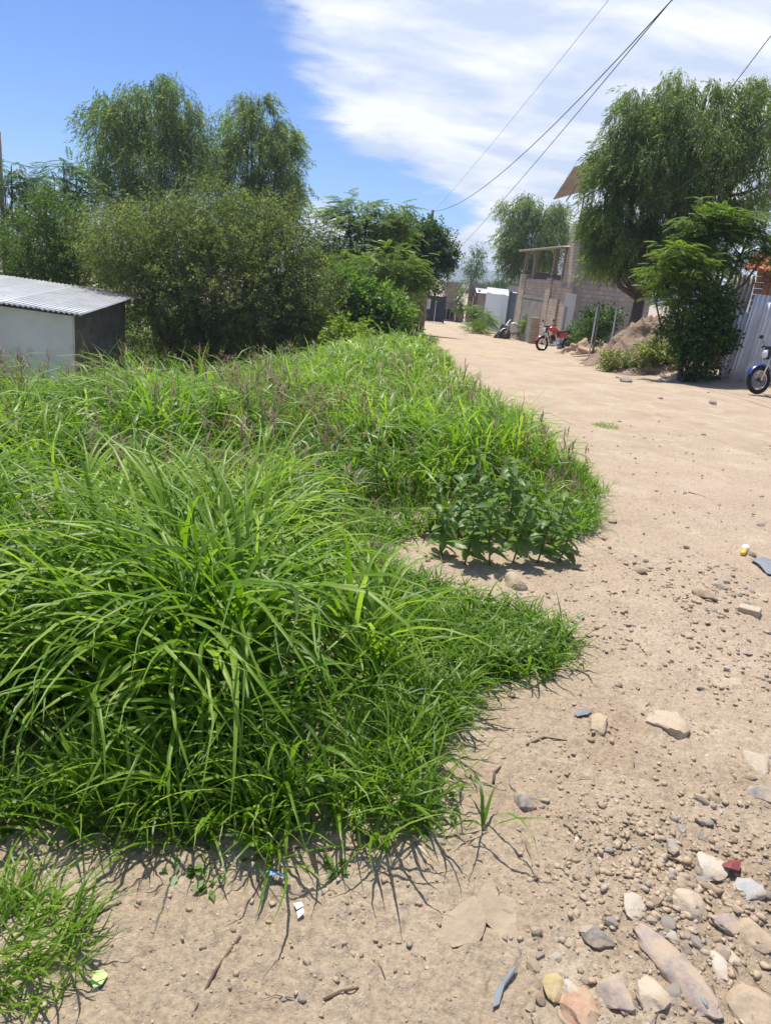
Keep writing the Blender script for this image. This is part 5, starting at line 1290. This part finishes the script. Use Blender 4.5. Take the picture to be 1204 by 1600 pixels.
scatter(24, lambda r: (r.uniform(250, 1000), r.uniform(1080, 1590)), .010, .028, lb('tiny %s pebble on the smooth bare soil before the grass'), 'tiny pebbles on the bare soil', 5, (('st_tan', 5), ('st_grey', 2), ('st_white', 1)))
scatter(22, lambda r: (r.uniform(860, 1204), r.uniform(600, 900)), .03, .10, lb('%s stone on the far stretch of the dirt road'), 'stones on the far stretch of road', 6, (('st_tan', 6), ('st_grey', 3), ('st_white', 1)))
scatter(22, lambda r: (r.gauss(1045, 35), r.gauss(588, 6)), .10, .34, lb('chunk of %s rubble lying by the road under the dark shrub'), 'rubble chunks by the road', 7, (('st_tan', 5), ('st_grey', 4), ('st_white', 2)))
scatter(9, lambda r: (r.gauss(912, 14), r.gauss(551, 4)), .15, .5, lb('%s clod of the heap behind the red motorcycle'), 'clods behind the red motorcycle', 8, (('st_tan', 1),))


def build_gravel():
    r = np.random.default_rng(9); v, f = ICO[1]; n = 22000
    x = np.concatenate([r.uniform(-1.2, 2.6, n // 2), r.normal(1.0, .35, n // 5), r.normal(1.8, .5, n // 10), r.uniform(-2, 5, n // 7)])
    y = np.concatenate([1.15 + r.random(n // 2) ** 1.6 * 3.6, r.normal(1.72, .28, n // 5), r.normal(3.2, .9, n // 10), r.uniform(3, 10, n // 7)])
    e = in_poly(x, y); keep = ~e & (r.random(len(x)) < np.clip(.55 + 1.3 * fbm(x * 1.6, y * 1.6, 3), .08, 1)); x, y = x[keep], y[keep]; m = len(x)
    s = (.0018 + .0095 * r.random(m) ** 4.0) * np.clip(np.hypot(x, y) / 2.6, .8, 1.35)
    xp = r.normal(.93, .14, 800); yp = r.normal(1.78, .15, 800); x = np.concatenate([x, xp]); y = np.concatenate([y, yp]); s = np.concatenate([s, .003 + .011 * r.random(800) ** 2]); m = len(x)   # packed patch round the tin
    bm = bmesh.new(); bmesh.ops.create_icosphere(bm, subdivisions=1, radius=1.0); v = np.array([p.co[:] for p in bm.verts]); f = np.array([[q.index for q in p.verts] for p in bm.faces]); bm.free()
    a = r.random(m) * 6.283; c, sn = np.cos(a), np.sin(a); W = v[None] * (1 + r.normal(0, .33, (m, len(v), 1))) * (s[:, None, None] * np.stack([r.uniform(.7, 1.4, m), r.uniform(.7, 1.4, m), r.uniform(.35, .8, m)], 1)[:, None])
    X = W[..., 0] * c[:, None] - W[..., 1] * sn[:, None]; Y = W[..., 0] * sn[:, None] + W[..., 1] * c[:, None]
    V = np.stack([X + x[:, None], Y + y[:, None], W[..., 2] + (gz(x, y) + s * .25)[:, None]], -1).reshape(-1, 3)
    Fc = (f[None] + (np.arange(m) * len(v))[:, None, None]).reshape(-1, 3)
    obj('gravel', nmesh('gravel', V, Fc, M['gravel'], np.repeat(r.random(m), len(v))), kind='stuff', label='fine grit and gravel strewn over the dirt road', cat='gravel')
    # dry straw and root bits
    n = 900; x = r.uniform(-1.1, 2.6, n); y = 1.2 + r.random(n) ** 1.3 * 5; keep = ~in_poly(x, y) & (r.random(n) < np.clip(.35 + 1.6 * fbm(x * 1.9 + 40, y * 1.9, 3), .03, 1)); x, y = x[keep], y[keep]; m = len(x)
    V, Fc, A = blades(x, y, r.uniform(.015, .09, m), r.uniform(.0015, .004, m), r.random(m) * 6.283, r.uniform(1.2, 1.5, m), r.uniform(1.45, 1.75, m), 4, True, r.random(m) * .6)
    obj('dry_straw', nmesh('dry_straw', V, Fc, M['twig'], A), kind='stuff', label='bits of dry straw and roots on the bare soil', cat='straw')


build_gravel()

# ------------------------------------------------------------------ twigs and litter
def twig(px0, py0, px1, py1, rad, label, bend=.3):
    a, b = GP(px0, py0), GP(px1, py1); m = (a + b) / 2 + np.array([-(b - a)[1], (b - a)[0], 0]) * bend * random.uniform(-.5, .5) + [0, 0, .006]
    MB().tube([np.array([0, 0, .004]), m - a + [0, 0, .004], b - a + [0, 0, .003]], [rad, rad * .9, rad * .5], 6).build('twig', M['twig'], None, True, loc=tuple(a), label=label, cat='twig')


for i, t in enumerate(((375, 1465, 300, 1590, .004, 'thin root snaking over the soil by the lime green tag'), (505, 1565, 560, 1545, .005, 'short bent root in the bare soil'), (880, 1290, 898, 1308, .004, 'short twig beside the white oval pebble'), (770, 1225, 782, 1198, .005, 'forked dark twig on the soil beside the grass'),
                       (822, 1165, 885, 1158, .004, 'long dry root below the blue strip'), (150, 1430, 190, 1412, .004, 'reddish twig by the small grass tuft'), (1075, 770, 1112, 782, .006, 'dark stick lying on the road past the weeds'), (1040, 1340, 1075, 1360, .004, 'dark twig lying in the gravel patch'), (700, 1128, 742, 1100, .004, 'dry stalk at the end of the grass'), (395, 1345, 470, 1325, .003, 'thin dry runner under the grass edge'))): twig(*t)


def scrap(name, outline, label, cat, mat, lift=.004, wav=.01, th=.0015):
    P = [GP(*p) for p in outline]; c = np.mean(P, 0); n = len(P); mb = MB(); c[2] = max(p[2] for p in P)
    top = [(p[0] - c[0], p[1] - c[1], lift + random.uniform(0, wav)) for p in P]; ctr = (0, 0, lift + wav * .9)
    mb.v = top + [ctr] + [(x, y, z - th) for x, y, z in top] + [(0, 0, ctr[2] - th)]
    for i in range(n):
        j = (i + 1) % n; mb.f += [(i, j, n), (n + 1 + j, n + 1 + i, 2 * n + 1), (i, n + 1 + i, n + 1 + j, j)]
    o = mb.build(name, M[mat], None, loc=tuple(c), label=label, cat=cat); bm = bmesh.new(); bm.from_mesh(o.data); bmesh.ops.recalc_face_normals(bm, faces=bm.faces); bm.to_mesh(o.data); bm.free(); return o


scrap('plastic_scrap', [(410, 1382), (418, 1374), (438, 1373), (453, 1380), (452, 1386), (430, 1382)], 'bright blue plastic scrap below the near grass', 'litter', 'bluepl', .012, .012)
scrap('paper_scrap', [(458, 1416), (470, 1413), (474, 1422), (463, 1427)], 'small white paper scrap, upper of a pair', 'litter', 'paper')
scrap('paper_scrap', [(463, 1430), (472, 1427), (475, 1433), (465, 1440)], 'small white paper scrap, lower of a pair', 'litter', 'paper')
scrap('paper_scrap', [(540, 1272), (552, 1266), (566, 1268), (564, 1280), (544, 1286)], 'crumpled white paper under the tip of the grass', 'litter', 'paper', .01, .02)
scrap('plastic_tag', [(142, 1536), (150, 1524), (162, 1521), (169, 1528), (160, 1544), (147, 1551)], 'lime green rounded plastic tag on the soil', 'litter', 'limepl', .006, .004, .003)
scrap('plastic_scrap', [(895, 1118), (905, 1113), (923, 1112), (918, 1120), (900, 1123)], 'dull blue plastic strip beside the brown lumpy rock', 'litter', 'greypl', .006, .008)
scrap('rag', [(1172, 876), (1190, 876), (1210, 886), (1215, 905), (1196, 900), (1185, 888)], 'grey-blue rag lying on the road', 'litter', 'greypl', .006, .02, .003)
scrap('plastic_scrap', [(592, 902), (600, 898), (606, 904), (598, 908)], 'tiny teal plastic bit in the bare notch', 'litter', 'limepl', .006, .004)
scrap('plastic_strip', [(795, 1518), (806, 1514), (802, 1528), (786, 1548), (778, 1575), (768, 1580), (772, 1556), (784, 1535)], 'grey plastic strip half buried left of the orange rock', 'litter', 'greypl', .003, .008, .003)
scrap('plastic_strip', [(1080, 1530), (1094, 1535), (1104, 1560), (1100, 1582), (1090, 1570), (1086, 1550)], 'faded grey-blue plastic strip along the mauve slab', 'litter', 'greypl', .003, .006, .003)
scrap('crushed_tin', [(1126, 1356), (1140, 1350), (1154, 1356), (1152, 1370), (1136, 1373), (1128, 1366)], 'crushed maroon tin in the gravel patch', 'litter', 'maroon', .012, .016, .004)
q = GP(1160, 866); root = thing('plastic_bottle', 'yellow plastic tube with white end on the road', 'litter', (q[0], q[1], q[2] + .018), R(60))
MB().tube([(-.06, 0, 0), (-.05, 0, 0), (.05, 0, 0), (.06, 0, 0)], [.01, .018, .018, .01], 12).build('tube', M['yellowpl'], root, True)
MB().tube([(.055, 0, 0), (.10, 0, .005)], [.02, .028], 10).build('cap', M['paper'], root, True)
